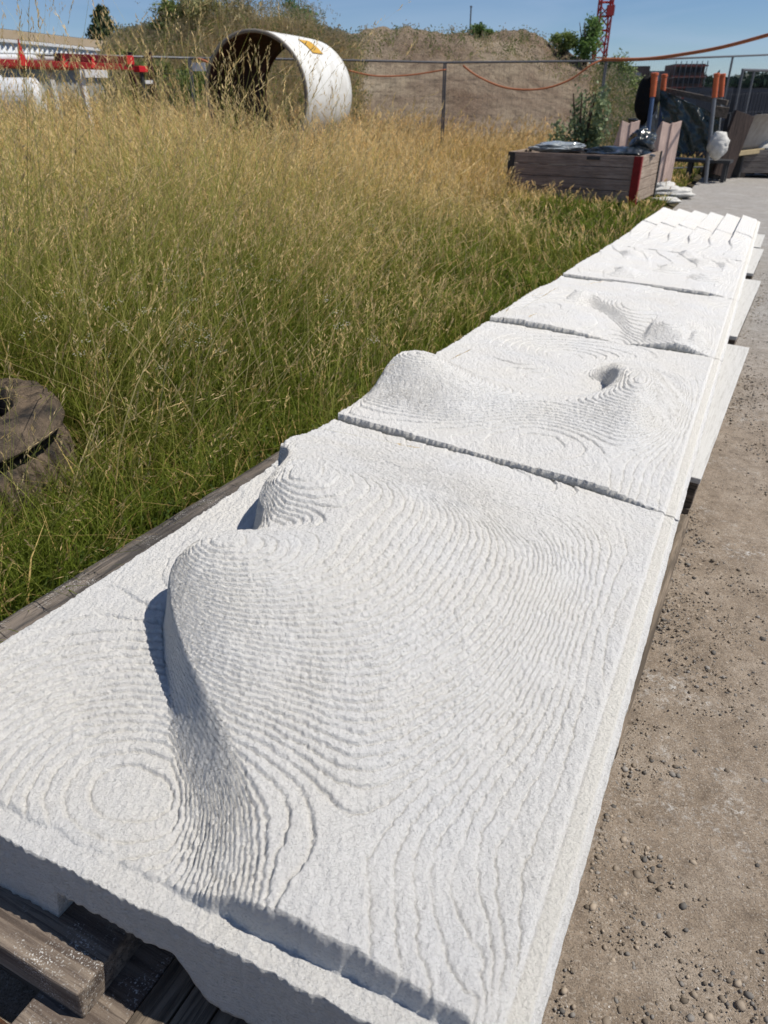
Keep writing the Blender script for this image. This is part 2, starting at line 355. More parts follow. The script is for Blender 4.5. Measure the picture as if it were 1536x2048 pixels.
def h1(x, y):
    left = .003 + .040 * (1 - ga(x, y, .43, .13, .36, .27)) - .010 * sst(.25, .0, x) * sst(.2, .5, y) + .010 * sst(.9, 1.3, y)
    left = left * (.55 + .45 * sst(-.03, .10, y))
    sc1 = cat([(.74, -.12), (.69, .0), (.63, .09), (.55, .18), (.41, .29), (.29, .395), (.225, .465), (.208, .535), (.235, .605), (.27, .67), (.24, .735), (.19, .785), (.155, .86), (.115, .97), (.02, 1.12), (-.15, 1.17)])
    d = sdf(x, y, sc1 + [(-.15, 3), (3, 3), (3, -.12)])
    A = (.25, .54); dx, dy = x - A[0], y - A[1]; d1 = dx * .896 + dy * .44; d2 = -dx * .44 + dy * .9
    fr = np.exp(-(np.minimum(d2, 0) / .52) ** 2); bk = np.exp(-(np.maximum(y - .90, 0) / .33) ** 2); rt = np.exp(-(np.maximum(x - .38, 0) / .46) ** 2)
    dome = .128 * fr * bk * rt
    r_ = .033 + dome + .040 * ga(x, y, .28, .53, .15, .14) + .026 * ga(x, y, .22, .86, .15, .13) - .018 * ga(x, y, .34, .70, .07, .05, .9)
    r_ = r_ + .022 * ga(x, y, .76, -.02, .17, .20) - .014 * ga(x, y, .98, .25, .16, .22) + .007 * np.sin(x * 17 + y * 7) * ga(x, y, .8, .3, .25) - .012 * ga(x, y, .62, 1.10, .3, .12) + .014 * ga(x, y, .5, 1.42, .16, .1)
    r_ = r_ * (1 - .45 * sst(1.1, 1.5, y))
    r_ = .012 + (r_ - .012) * sst(.0, .05 + .20 * sst(.05, .5, y), 1.02 - x)
    wdt = .012 + .070 * sst(.40, .0, y)
    r_ = r_ * (1 - .34 * np.exp(-np.maximum(d, 0) / .045) * sst(.1, .35, y))
    t = sst(-wdt, wdt, d)
    return left * (1 - t) + r_ * t
def ph1(x, y):
    return .055 * (1 - ga(x, y, .43, .13, .34, .26)) + .035 * (1 - ga(x, y, .52, 1.38, .28, .20)) + .010 * (1 - ga(x, y, .85, .95, .3, .3))
def ph2(x, y): return .03 * (1 - ga(x, y, .45, 1.2, .3, .25)) + .02 * (1 - ga(x, y, .6, .25, .25, .2))
def ph3(x, y): return .03 * (1 - ga(x, y, .2, .25, .35, .35)) + .025 * (1 - ga(x, y, .85, 1.0, .25, .3))
def h2(x, y):
    b = .040 - .022 * sst(.2, 1.5, y) + .006 * np.sin(x * 5 + 1) * sst(0, .6, y)
    front = sst(.10, .30, y + .25 * np.clip(x - .1, 0, 1))
    hump = (.105 * ga(x, y, .10, .37, .20, .19) + .050 * ga(x, y, .34, .40, .36, .19, .45)) * (.35 + .65 * front)
    hump = hump * sst(-.012, .045, x - .015 * sst(.2, .5, y))
    hill = .100 * ga(x, y, .90, .74, .36, .32) + .034 * ga(x, y, .74, 1.0, .14, .18)
    cv = cat([(.46, 2.2), (.52, 1.38), (.56, 1.20), (.61, 1.06), (.685, .92), (.71, .80), (.685, .67), (.61, .56), (.50, .46), (.40, .25), (.3, -1)])
    d = sdf(x, y, cv + [(3, -1), (3, 2.2)])
    w = .012 + .12 * (1 - ga(x, y, .67, .86, .14, .22))
    hill = hill * sst(-w, w, d)
    h = b + hump + hill - .012 * ga(x, y, .5, .75, .2, .3) + .022 * ga(x, y, .36, .98, .16, .09, -.3)
    return .012 + (h - .012) * sst(0, .22, 1.02 - x)
def h3(x, y):
    b = .046 - .030 * sst(.3, 1.4, y) - .03 * ga(x, y, .66, .0, .16, .12)
    tr = cat([(.22, 1.3), (.27, 1.0), (.33, .80), (.42, .58), (.52, .40), (.60, .22), (.64, .05), (.66, -.1)])
    d = sdf(x, y, tr + [(2, -.1), (2, 3), (.1, 3)])
    h = b + .026 * sst(-.035, .03, d) * ga(x, y, .5, .55, .35, .45) - .02 * ga(x, y, .42, .5, .09, .35, .4)
    h = h + .046 * sst(-.02, .12, y) * ga(x, y, .78, .20, .095, .16) * sst(-.012, .02, x - .70) + .040 * sst(-.02, .12, y) * ga(x, y, .93, .18, .06, .10) * sst(-.012, .015, x - .895) + .035 * ga(x, y, .25, .84, .07, .12) * sst(-.01, .015, x - .20)
    h = h + .018 * ga(x, y, .55, .95, .2, .2) + .015 * ga(x, y, .85, .5, .15, .15) + .008 * np.sin(x * 9 - y * 6)
    return .012 + (h - .012) * sst(0, .18, 1.02 - x)
TE = (WD - .03) / 6
def tooth(x, y, amp, wob):
    q = (x + wob) / TE; fr = q - np.floor(q); return amp * (1 - fr) * sst(0, .05, fr)
def h4(x, y):
    a = sst(.1, 1.5, y) * .5 + .1
    h = .030 + tooth(x, y, .012 * a, .09 * np.sin(y * 5) + .05) - .014 * sst(.2, 1.4, y)
    for cx, cy, k in ((.18, 1.2, .03), (.27, .3, .035), (.55, 1.5, .03), (.68, 1.2, .028), (.86, 1.15, .025), (.5, .7, .025), (.75, .5, .022)):
        h = h + k * ga(x, y, cx + .06, cy, .10, .13) * sst(-.03, .02, x - cx + .03 * np.sin(y * 16))
    return .012 + (h - .012) * sst(0, .14, 1.02 - x)
def h5(x, y):
    a = .12 + .88 * sst(0, 1.5, y) ** 1.3; k_ = np.clip(.5 + .9 * (vn(np.floor(x / TE) * 3.7 + 9, y * 1.4, 5) - .3), .2, 1.1) * (1 - sst(.7, 1.4, y)) + sst(.7, 1.4, y); h = .018 + tooth(x, y, .034 * a * k_, .035 * np.sin(y * 5 + 1.5) * (1 - sst(.5, 1.4, y)))
    return .012 + (h - .012) * sst(0, .05, 1.02 - x)
def h6(x, y): return .020 + tooth(x, y, .038, 0)
def panel(idx, hf, step_u, step_v, label, amp=1.0):
    pf_ = {0: ph1, 1: ph2, 2: ph3}.get(idx)
    fl, fr = SEAM[idx]; bl, br = SEAM[idx + 1]; ln = (bl + br - fl - fr) / 2; g = .004
    xs = np.arange(0, WD + 1e-6, step_u); xs = xs * WD / xs[-1]; n = len(xs); m = int(ln / step_v)
    X, T = np.meshgrid(xs, np.linspace(0, 1, m)); Yl = T * ln
    h = hf(X, Yl)
    # layers: the level lines of the relief, as printed courses with ragged edges
    st = .0043 if idx < 2 else .0050
    h = h + .0020 * np.sin(X * 7 + 1.3 * idx) * np.cos(Yl * 5) + .0016 * (fbm(X * 7, Yl * 7, 70 + idx, 2) - .5)
    hp = h + (pf_(X, Yl) if pf_ else 0)
    gy_, gx_ = np.gradient(hp, ln / (m - 1), xs[1]); gm = np.hypot(gx_, gy_) / st
    rag = (fbm(X * 34, Yl * 34, 11 + idx, 3) - .5) * .008 + (vn(X * 170, Yl * 170, 40 + idx) - .5) * .0045
    q = hp / st + rag * np.clip(gm, 0, 90) + (fbm(X * 18, Yl * 18, 61, 3) - .5) * .22
    fq = q - np.floor(q); dist = (1 - fq) / np.maximum(gm, 12)          # plan distance to the next edge
    rise = np.clip(.0048 * gm, .10, .60)
    t = np.clip((fq - (1 - rise)) / rise, 0, 1); fl_ = .80 + .20 * sst(5, 25, gm); terr = (np.floor(q) + t * t * (3 - 2 * t) - .5) * st
    brk = .35 + .65 * sst(.25, .5, fbm(X * 22, Yl * 22, 90 + idx, 3))
    base_d = np.maximum(fq - 0, 0) / np.maximum(gm, 12)
    crease = np.exp(-((dist - .0050) / .0021) ** 2) * brk * sst(3, 18, gm)
    hh = h + .94 * fl_ * (terr - (hp - .0 * st)) - .0042 * crease * (amp if step_u < .003 else .8)
    # fine rake marks running down the slope, and crumbs
    ca_, sa2 = math.cos(.42), math.sin(.42); A1 = X * ca_ + Yl * sa2 + .012 * (fbm(X * 14, Yl * 14, 51, 2) - .5); A2 = -X * sa2 + Yl * ca_
    lump = (vn(A1 * 150, A2 * 55, 3 + idx) - .5) * .0022 + (vn(X * 240, Yl * 240, 7 + idx) - .5) * .0015 + (fbm(X * 60, Yl * 60, 21, 3) - .5) * .0020
    hh = hh + lump * amp
    # plain rim on the right, rebate at the front of the first panel
    rim = sst(WD - .045, WD - .033, X + .003 * (vn(X * 60, Yl * 60, 5) - .5)); cream = sst(WD - .037, WD - .033, X + .002 * (vn(X * 90, Yl * 90, 5) - .5)) * sst(WD - .010, WD - .014, X)
    hh = hh * (1 - rim) + (.004 + lump * .45 - .007 * sst(WD - .014, WD - .008, X)) * rim
    gr = np.exp(-((X - (WD - .037)) / .003) ** 2); hh = hh - .0025 * gr
    if idx == 0:
        e = .036 + .006 * (fbm(X * 25, X * 0, 8) - .5) * 2 + .002 * (vn(X * 150, Yl * 0, 2) - .5)
        fb = sst(e + .004, e - .003, Yl); hh = hh * (1 - fb) + (lump * .7 - .0015) * fb
    hh = hh * 1.0
    jl = (.007 * (fbm(Yl * 26, Yl * 0, 4 + idx, 3) - .5) + .004 * (vn(Yl * 130, Yl * 0, 6) - .5)) * np.exp(-X / .01)
    jr = (.004 * (fbm(Yl * 30, Yl * 0, 14 + idx, 3) - .5)) * np.exp(-(WD - X) / .01)
    jf = (.005 * (fbm(X * 34, X * 0, 24 + idx, 3) - .5) + .003 * (vn(X * 140, X * 0, 3) - .5)) * np.exp(-Yl / .008)
    Xw = X * 1.0145 + (.042 if idx == 0 else .010) * np.clip(1 - X / .3, 0, 1) * sst(ln, ln * .7, Yl) + jl + jr; Uu = Xw - WD
    vf = fl + (fr - fl) * X / WD + g; vb = bl + (br - bl) * X / WD - g
    Vv = vf + (vb - vf) * T + jf
    top = np.stack([Uu, Vv, hh], -1)
    # boundary ring, walls and underside with feet
    ring = [(0, j) for j in range(n)] + [(i, n - 1) for i in range(1, m)] + [(m - 1, j) for j in range(n - 2, -1, -1)] + [(i, 0) for i in range(m - 2, 0, -1)]
    ring = np.array(ring); rt = top[ring[:, 0], ring[:, 1]]; k = len(ring)
    xr = (rt[:, 0] + WD) / 1.0145; bot = np.full(k, -.140)
    if idx == 0:
        front = ring[:, 0] == 0
        arch = sst(.405, .415, xr) * (1 - sst(.60, .66, xr) ** 1.0)
        b2 = -.142 - .012 * sst(.6, .7, xr) + .062 * arch + .004 * (vn(xr * 60, xr * 0, 2) - .5)
        depth = sst(.45, .25, (rt[:, 1] - .38)); bot = -.140 * (1 - depth) + b2 * depth
        bot = np.where((ring[:, 1] == 0) | (ring[:, 1] == n - 1) | (ring[:, 0] == m - 1), -.14, bot)
    nl = 16 if idx == 0 else 6
    cen = np.array([-WD / 2, rt[:, 1].mean()]); layers = []
    nx = np.zeros((k, 2)); nx[ring[:, 1] == 0, 0] = -1; nx[ring[:, 1] == n - 1, 0] = 1; nx[(ring[:, 0] == 0), 1] = -1; nx[ring[:, 0] == m - 1, 1] = 1
    for a in range(1, nl + 1):
        t = a / nl; z = rt[:, 2] * (1 - t) + bot * t
        s_ = np.arange(k) * .0027
        off = .0035 * (fbm(s_ * 60, z * 90, 50 + idx, 3) - .5) * (1 if a < nl else 0) - .0015 * t
        layers.append(np.stack([rt[:, 0] + nx[:, 0] * off, rt[:, 1] + nx[:, 1] * off, z], -1))
    Vall = np.concatenate([top.reshape(-1, 3)] + layers)
    gi = np.arange(n * m).reshape(m, n); Fq = [np.stack([gi[:-1, :-1], gi[:-1, 1:], gi[1:, 1:], gi[1:, :-1]], -1).reshape(-1, 4)]
    prev = ring[:, 0] * n + ring[:, 1]; base = n * m
    for a in range(nl):
        cur = base + a * k + np.arange(k); Fq.append(np.stack([prev, cur, np.roll(cur, -1), np.roll(prev, -1)], -1)); prev = cur
    # underside: strips joining the front/back rows of the last ring
    fr_ = prev[:n]; bk = prev[n + m - 2: n + m - 2 + n][::-1]
    Fq.append(np.stack([fr_[:-1], bk[:-1], bk[1:], fr_[1:]], -1))
    pw = P3(Vall[:, 0], Vall[:, 1], Vall[:, 2]); org = P3(-WD / 2, (fl + bl) / 2, -.14)
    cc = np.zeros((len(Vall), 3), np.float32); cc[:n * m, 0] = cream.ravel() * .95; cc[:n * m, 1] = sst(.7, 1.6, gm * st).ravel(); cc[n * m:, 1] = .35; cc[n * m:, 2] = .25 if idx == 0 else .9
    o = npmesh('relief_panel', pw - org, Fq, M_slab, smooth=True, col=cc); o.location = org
    tag(o, label, 'concrete panel', 'white relief panels laid end to end on pallets'); return o
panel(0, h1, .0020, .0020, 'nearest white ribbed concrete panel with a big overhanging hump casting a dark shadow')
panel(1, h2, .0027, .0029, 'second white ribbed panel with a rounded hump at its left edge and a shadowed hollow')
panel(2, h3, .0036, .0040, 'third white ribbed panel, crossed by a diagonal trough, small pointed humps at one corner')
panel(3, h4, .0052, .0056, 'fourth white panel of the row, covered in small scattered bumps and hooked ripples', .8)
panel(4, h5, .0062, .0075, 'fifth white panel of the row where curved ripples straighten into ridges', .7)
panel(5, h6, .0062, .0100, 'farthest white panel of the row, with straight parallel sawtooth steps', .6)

# ------------------------------------------------------------------ timber under the panels
PM = Matrix(((M[0, 0], M[0, 1], M[0, 2], 0), (M[1, 0], M[1, 1], M[1, 2], 0), (M[2, 0], M[2, 1], M[2, 2], 0), (0, 0, 0, 1)))
def rowthing(name, label, cat_, u, v, w, skew=0.0, group=None):
    o = thing(name, label, cat_, group=group); p = P3(u, v, w)
    o.matrix_world = Matrix.Translation(Vector(p)) @ PM @ Matrix.Rotation(skew, 4, 'Z'); return o
def rowboard(name, par, mat, x0, x1, y0, y1, z0, z1, bev=.003, wob=0):
    """a sawn board in the local row frame, with slightly uneven faces"""
    lx, ly, lz = x1 - x0, y1 - y0, z1 - z0; long_x = lx > ly; n = max(2, int(max(lx, ly) / .05))
    V = []; Fq = []
    for i in range(n + 1):
        t = i / n
        for (a, b) in ((0, 0), (1, 0), (1, 1), (0, 1)):
            jx = (random.random() - .5) * wob; jz = (random.random() - .5) * wob
            V.append((x0 + lx * t, y0 + ly * a + jx, z0 + lz * b + jz) if long_x else (x0 + lx * a + jx, y0 + ly * t, z0 + lz * b + jz))
    for i in range(n):
        for a in range(4):
            Fq.append((i * 4 + a, i * 4 + (a + 1) % 4, (i + 1) * 4 + (a + 1) % 4, (i + 1) * 4 + a))
    Fq += [(0, 1, 2, 3), (n * 4 + 3, n * 4 + 2, n * 4 + 1, n * 4)]
    mb = MB(); mb.add(V, Fq); return mb.build(name, mat, par, bev)
def pallet(label, u0, u1, v0, v1, top, skew, mats, boards=5, bottom=-.285, foot=True):
    p = rowthing('pallet', label, 'pallet', u0, v0, bottom, skew, 'wooden pallets under the panels'); W, Ln = u1 - u0, v1 - v0; T = top - bottom
    bw = .125
    for k in range(boards):
        x = (W - bw) * k / (boards - 1)
        rowboard('deck_board', p, mats[1] if k == boards - 1 else mats[0], x, x + bw, 0, Ln, T - .022, T, .003, .0015)
    for k in range(3):
        y = (Ln - .1) * k / 2; rowboard('stringer_board', p, mats[2], .004, W - .004, y + .002, y + .098, T - .044, T - .0225, .002, .001)
        for x in (.006, W / 2 - .05, W - .106):
            rowboard('block', p, mats[2], x, x + .1, y + .004, y + .096, .0225, T - .0445, .004)
    for x in (.008, W / 2 - .048, W - .104):
        rowboard('bottom_board', p, mats[2], x, x + .096, .0, Ln, 0, .022, .002)
    return p
# first panel: low pallet whose front shows under the rebate, a thick timber and grey side plank on top
p = rowthing('pallet', 'worn brown pallet under the nearest panel, its narrow boards showing at the front', 'pallet', -1.30, .10, -.285, 0, 'wooden pallets under the panels')
for k, (x0, wd_, zz_) in enumerate(((.0, .12, .062), (.17, .12, .062), (.33, .12, .062), (.50, .11, .062), (.817, .046, .09), (.866, .046, .088), (.915, .044, .091), (.962, .05, .088), (1.015, .05, .09), (1.068, .05, .088), (1.13, .05, .09), (1.19, .05, .088), (1.245, .05, .09))):
    rowboard('deck_board', p, M_palv, x0, x0 + wd_, (0 if x0 > .6 else .23), 1.95, zz_ - .02, zz_, .003, .0012)
for y in (.28, .95, 1.78):
    rowboard('stringer_board', p, M_pal, .004, 1.30, y, y + .1, .0, .041, .003)
t1 = rowthing('timber', 'thick weathered timber splashed with white plaster under the near left corner', 'timber', -1.55, .30, -.2, R(.8))
rowboard('beam', t1, M_spk, 0, 1.013, 0, .15, 0, .060, .004, .001); rowboard('spacer', t1, M_pal, .30, .42, .02, .13, -.084, -.001, .004); rowboard('spacer', t1, M_pal, .80, .90, .02, .13, -.084, -.001, .004)
t3 = rowthing('plank', 'brown speckled plank lying low against the end of the thick timber', 'plank', -.620, .12, -.226, 0)
rowboard('board', t3, M_spk, .0, .134, 0.0, .9, .0, .026, .003, .001)
t4 = rowthing('rusty_sheet', 'rust stained dark sheet on the ground in the near left corner', 'sheet', -1.4, .02, -.272, 0)
rowboard('board', t4, simple('rust_stained_steel', (.115, .045, .016), (.018, .013, .011), .8, 26, bump=.6, bd=.01, stretch=(1, .4, 1)), .0, .78, 0.0, .26, .0, .008, .002, .003)
t2 = rowthing('side_plank', 'long grey weathered plank along the left edge of the nearest panel', 'plank', -1.306, -.35, -.22, R(-.9))
rowboard('board', t2, M_grey, 0, .22, 0, 2.28, 0, .078, .022, .002)
tr = rowthing('timber', 'brown weathered timber along the right edge of the nearest panel', 'timber', -.10, .36, -.285, 0)
rowboard('near_beam', tr, M_palv, 0, .114, 0, .53, .105, .142, .008, .002); rowboard('spacer', tr, M_palv, .02, .10, .05, .16, 0, .104, .003); rowboard('spacer', tr, M_palv, .02, .105, .38, .50, 0, .104, .003)
tq = rowthing('timber', 'wider brown timber at the right edge just before the second panel', 'timber', -.10, 1.12, -.285, R(-1.3))
rowboard('beam', tq, M_palv, 0, .122, 0, 1.06, .085, .142, .012, .002); rowboard('spacer', tq, M_palv, .02, .11, .05, .17, 0, .084, .003); rowboard('spacer', tq, M_palv, .02, .11, .88, 1.0, 0, .084, .003)
mt = (M_palv, M_dust, M_pal)
pallet('white coated pallet under the second panel, sticking out on the right', -1.07, .052, 2.52, 4.46, -.142, R(-2.4), mt)
pallet('white coated pallet under the third panel, between two dark gaps', -1.07, .060, 4.66, 6.68, -.142, R(-2.2), mt)
pallet('white coated pallet under the fourth panel, beyond the second dark gap', -1.07, .070, 6.98, 8.60, -.142, R(-1.6), mt)
pallet('farthest white coated pallet, under the sawtooth end of the row', -1.07, .080, 8.68, 9.85, -.142, R(-1.0), mt)

# ------------------------------------------------------------------ grass
def ribbons(base, az, lean, height, width, curve, col0, col1, nseg=3, twist=None):
    """n curved blades: arrays; returns V, F, C"""
    n = len(az); t = np.linspace(0, 1, nseg + 1)[None, :]
    dirx, diry = np.cos(az), np.sin(az)
    hor = (lean[:, None] * t + curve[:, None] * t ** 2.2) * height[:, None]
    ver = height[:, None] * (t - .35 * np.clip(curve[:, None], 0, 2) * t ** 3)
    cx = base[:, 0:1] + dirx[:, None] * hor; cy = base[:, 1:2] + diry[:, None] * hor; cz = base[:, 2:3] + ver
    wa = rng.uniform(0, math.pi, n); px, py = np.cos(wa), np.sin(wa)
    w = width[:, None] * (1 - t ** 1.8) * .5 + width[:, None] * .04
    A = np.stack([cx - px[:, None] * w, cy - py[:, None] * w, cz], -1); B = np.stack([cx + px[:, None] * w, cy + py[:, None] * w, cz], -1)
    V = np.stack([A, B], 2)   # n, seg+1, 2, 3
    i = np.arange(n * (nseg + 1) * 2).reshape(n, nseg + 1, 2)
    Fq = np.stack([i[:, :-1, 0], i[:, :-1, 1], i[:, 1:, 1], i[:, 1:, 0]], -1).reshape(-1, 4)
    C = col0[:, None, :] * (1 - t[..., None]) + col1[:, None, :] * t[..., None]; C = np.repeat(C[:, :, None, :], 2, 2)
    tip = np.stack([cx[:, -1], cy[:, -1], cz[:, -1]], -1); tdir = tip - np.stack([cx[:, -2], cy[:, -2], cz[:, -2]], -1); tdir /= np.linalg.norm(tdir, axis=1, keepdims=True) + 1e-9
    return V.reshape(-1, 3), Fq, C.reshape(-1, 3), tip, tdir
class Acc:
    def __init__(s): s.V = []; s.F = []; s.C = []; s.n = 0
    def add(s, V, Fq, C): s.V.append(V); s.F.append(Fq + s.n); s.C.append(C); s.n += len(V)
    def build(s, name, mat): return npmesh(name, np.concatenate(s.V), [np.concatenate([f for f in s.F if f.shape[1] == k]) for k in (3, 4) if any(f.shape[1] == k for f in s.F)], mat, col=np.concatenate(s.C))
TYRE = atz(-122, 868, .27)
def field_points(n, dmin, dmax, az0=-40, az1=30, pw=1.0):
    D = dmin * (dmax / dmin) ** (rng.random(n) ** pw); a = np.radians(rng.uniform(az0, az1, n))
    x = D * np.sin(a); y = D * np.cos(a); u, v = to_uv(x, y)
    ok = (u < np.where(v < 9.8, -1.33, edge_u(v) - .12)) | ((v > 2.1) & (v < 9.8) & (u < -1.15))
    ok &= np.hypot(x - TYRE[0], y - TYRE[1]) > .40
    return x[ok], y[ok], D[ok], u[ok], v[ok]
def mixc(a, b, t): return np.array(a)[None] * (1 - t[:, None]) + np.array(b)[None] * t[:, None]
def straw(x, y, D, u, v):
    right = sst(-3.0, -1.7, u + np.clip(v - 4, 0, 20) * .10)      # the greener strip beside the panels and the crate
    lawn = np.exp(-((u + 2.0) ** 2 / 1.6 + (v - 10.5) ** 2 / 14))
    return np.clip(sst(4.6, 11.0, D) * (1 - .9 * right) * (1 - .85 * lawn) + .5 * (fbm(x * .8, y * .8, 77) - .5), 0, 1)
def tall(x, y, D, u, v):
    e = np.where(v < 9.8, -1.2, edge_u(v)) - u
    lawn = np.clip(1.7 * np.exp(-((u + 2.2) ** 2 / 2.6 + (v - 10.4) ** 2 / 12)), 0, 1) * (v < 13.4)
    strip = sst(11.5, 13, v) * sst(4.2, 2.2, e) * (v < 26)
    return (.16 + .84 * sst(.1, 1.3 + .12 * np.clip(v - 3, 0, 10), e)) * (1 - .82 * lawn) * (1 - .75 * strip)
acc = Acc()
# (a) leafy undergrowth
x, y, D, u, v = field_points(190000, 1.15, 32, pw=.85)
sf = straw(x, y, D, u, v); tl = tall(x, y, D, u, v); n = len(x)
g = rng.uniform(.6, 1.35, n)
dry = (rng.random(n) < .10 + .55 * sf)
c0 = mixc((.065, .095, .016), (.22, .165, .05), sf) * g[:, None]; c1 = mixc((.23, .29, .036), (.62, .45, .12), sf) * g[:, None]  # root colour darkened: the self-shade of the undergrowth is painted in
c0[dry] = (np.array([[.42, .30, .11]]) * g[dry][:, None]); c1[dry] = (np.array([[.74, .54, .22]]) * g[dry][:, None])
clump = np.clip(.5 + 1.6 * (fbm(x * 1.6, y * 1.6, 5) - .5), .1, 1)
hh = (.14 + .36 * tl) * rng.uniform(.45, 1.3, n) * (.55 + .9 * clump)
base = np.stack([x, y, gz(x, y) - .015], -1)
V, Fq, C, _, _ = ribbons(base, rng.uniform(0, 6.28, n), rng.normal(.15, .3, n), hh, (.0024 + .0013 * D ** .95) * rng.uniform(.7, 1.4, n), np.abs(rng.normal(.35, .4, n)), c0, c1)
acc.add(V, Fq, C)
# (b) thin stalks with seed heads
x, y, D, u, v = field_points(88000, 1.3, 34, pw=.64)
sf = straw(x, y, D, u, v); tl = tall(x, y, D, u, v); k = rng.random(len(x)) < (.08 + .92 * tl) * (.40 + .60 * sst(2.0, 9, D)) * (.35 + 1.3 * sst(.35, .62, fbm(x * .8, y * .8, 123))); x, y, D, u, v, sf, tl = [q[k] for q in (x, y, D, u, v, sf, tl)]; n = len(x)
g = rng.uniform(.65, 1.35, n)
hh = (.22 + .56 * tl + .14 * tl * (1 - sst(5, 9, D))) * (1 - .10 * sst(9, 14, D)) * np.clip(rng.lognormal(-.10, .28, n), np.full(n, .35), 1.75 - .45 * sst(6, 11, D))
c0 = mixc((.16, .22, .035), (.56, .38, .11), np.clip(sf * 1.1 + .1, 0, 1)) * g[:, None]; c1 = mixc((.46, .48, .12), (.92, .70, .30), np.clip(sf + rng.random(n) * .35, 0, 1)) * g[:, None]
hh = hh * (.74 + .62 * np.clip(.5 + 1.8 * (fbm(x * .9, y * .9, 15) - .5), 0, 1)); base = np.stack([x, y, gz(x, y) - .01], -1); azw = 6.28 * fbm(x * .35, y * .35, 88) * 1.5 + rng.normal(0, 1.1, n)
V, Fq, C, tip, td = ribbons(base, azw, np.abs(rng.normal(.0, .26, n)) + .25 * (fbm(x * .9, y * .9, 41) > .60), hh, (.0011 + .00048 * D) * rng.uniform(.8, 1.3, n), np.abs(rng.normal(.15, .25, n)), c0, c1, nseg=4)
acc.add(V, Fq, C)
# seed heads: open or tight panicles of small spikelets
ns = 11; T = np.linspace(-.0, 1, ns)[None, :]; hl = (.06 + .07 * rng.random(n)) * (.8 + .5 * tl); opn = rng.choice([.05, .08, .28], n, p=[.45, .3, .25])
ctr = tip[:, None, :] - td[:, None, :] * (hl[:, None] * (1 - T) * 1.0)[..., None] + td[:, None, :] * .01
ra = rng.uniform(0, 6.28, (n, ns)); rr_ = opn[:, None] * hl[:, None] * np.sin(np.pi * (T * .8 + .12)) * rng.uniform(.4, 1.2, (n, ns))
ctr = ctr + np.stack([np.cos(ra) * rr_, np.sin(ra) * rr_, np.zeros_like(ra)], -1)
sz = (.0022 + .00060 * D)[:, None] * rng.uniform(.7, 1.3, (n, ns)) ; ln_ = sz * 2.4
dd = td[:, None, :] + np.stack([np.cos(ra), np.sin(ra), np.zeros_like(ra)], -1) * .35; sa_ = rng.uniform(0, 6.28, (n, ns)); sd_ = np.stack([np.cos(sa_), np.sin(sa_), .2 * np.sin(sa_ * 3)], -1)
Q = np.stack([ctr - dd * ln_[..., None], ctr + sd_ * sz[..., None] * .5, ctr + dd * ln_[..., None], ctr - sd_ * sz[..., None] * .5], 2).reshape(-1, 3)
C = np.repeat(mixc((.60, .43, .19), (.86, .66, .35), rng.random(n)) * g[:, None], ns * 4, 0)
acc.add(Q, np.arange(len(Q)).reshape(-1, 4), C)
# (c) low broad leaves by the edge
x, y, D, u, v = field_points(60000, 1.1, 9, pw=1.0); tl = tall(x, y, D, u, v); k = (rng.random(len(x)) < 1.1 - tl * .75); x, y, D = x[k], y[k], D[k]; n = len(x)
z = gz(x, y) + rng.uniform(0, .06, n) + .03 * fbm(x * 5, y * 5, 6); a = rng.uniform(0, 6.28, n); s_ = rng.uniform(.005, .011, n) * (1 + .12 * D); ti = rng.normal(0, .5, n)
dx = np.stack([np.cos(a), np.sin(a), ti], -1) * s_[:, None]; dy = np.stack([-np.sin(a), np.cos(a), rng.normal(0, .4, n)], -1) * s_[:, None] * .55; c = np.stack([x, y, z], -1)
Q = np.stack([c - dx, c + dy, c + dx, c - dy], 1).reshape(-1, 3)
acc.add(Q, np.arange(len(Q)).reshape(-1, 4), np.repeat(mixc((.05, .10, .02), (.14, .21, .05), rng.random(n)), 4, 0))
# (d) a few long bent dry culms near the camera
n = 520; D = 2.0 * (8 / 2.0) ** rng.random(n); a = np.radians(rng.uniform(-36, 8, n)); x, y = D * np.sin(a), D * np.cos(a); u, v = to_uv(x, y); k = (u < -1.5) & (np.hypot(x - TYRE[0], y - TYRE[1]) > .45); x, y, D = x[k], y[k], D[k]; n = len(x)
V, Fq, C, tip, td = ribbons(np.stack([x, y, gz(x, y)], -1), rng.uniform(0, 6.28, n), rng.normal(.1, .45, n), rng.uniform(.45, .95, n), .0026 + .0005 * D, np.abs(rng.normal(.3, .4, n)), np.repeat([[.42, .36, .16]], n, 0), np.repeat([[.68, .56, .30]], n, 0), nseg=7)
acc.add(V, Fq, C)
tag(acc.build('grass', M_grass), 'tall meadow grass, green below and golden with seed heads further back', 'grass', None, 'stuff')

# white flower heads in the meadow
x, y, D, u, v = field_points(420, 2.2, 6.5, -30, 8); k = fbm(x * 1.1, y * 1.1, 9) > .52; x, y, D = x[k], y[k], D[k]; n = len(x); hh = rng.uniform(.3, .52, n)
V, Fq, C, tip, td = ribbons(np.stack([x, y, gz(x, y)], -1), rng.uniform(0, 6.28, n), rng.normal(0, .2, n), hh, np.full(n, .002), np.zeros(n), np.repeat([[.1, .14, .04]], n, 0), np.repeat([[.2, .22, .08]], n, 0)); a2 = Acc(); a2.add(V, Fq, C)
m_ = 12; off = rng.normal(0, .012, (n, m_, 3)); off[..., 2] *= .5; c = (tip[:, None] + off).reshape(-1, 3); s_ = .0026; 
Q = np.stack([c + [-s_, 0, 0], c + [0, -s_, s_ * .5], c + [s_, 0, 0], c + [0, s_, s_]], 1).reshape(-1, 3); a2.add(Q, np.arange(len(Q)).reshape(-1, 4), np.full((len(Q), 3), (.62, .60, .50)))
tag(a2.build('wildflowers', M_grass), 'tiny cream wildflower heads among the green grass', 'wildflowers', None, 'stuff')

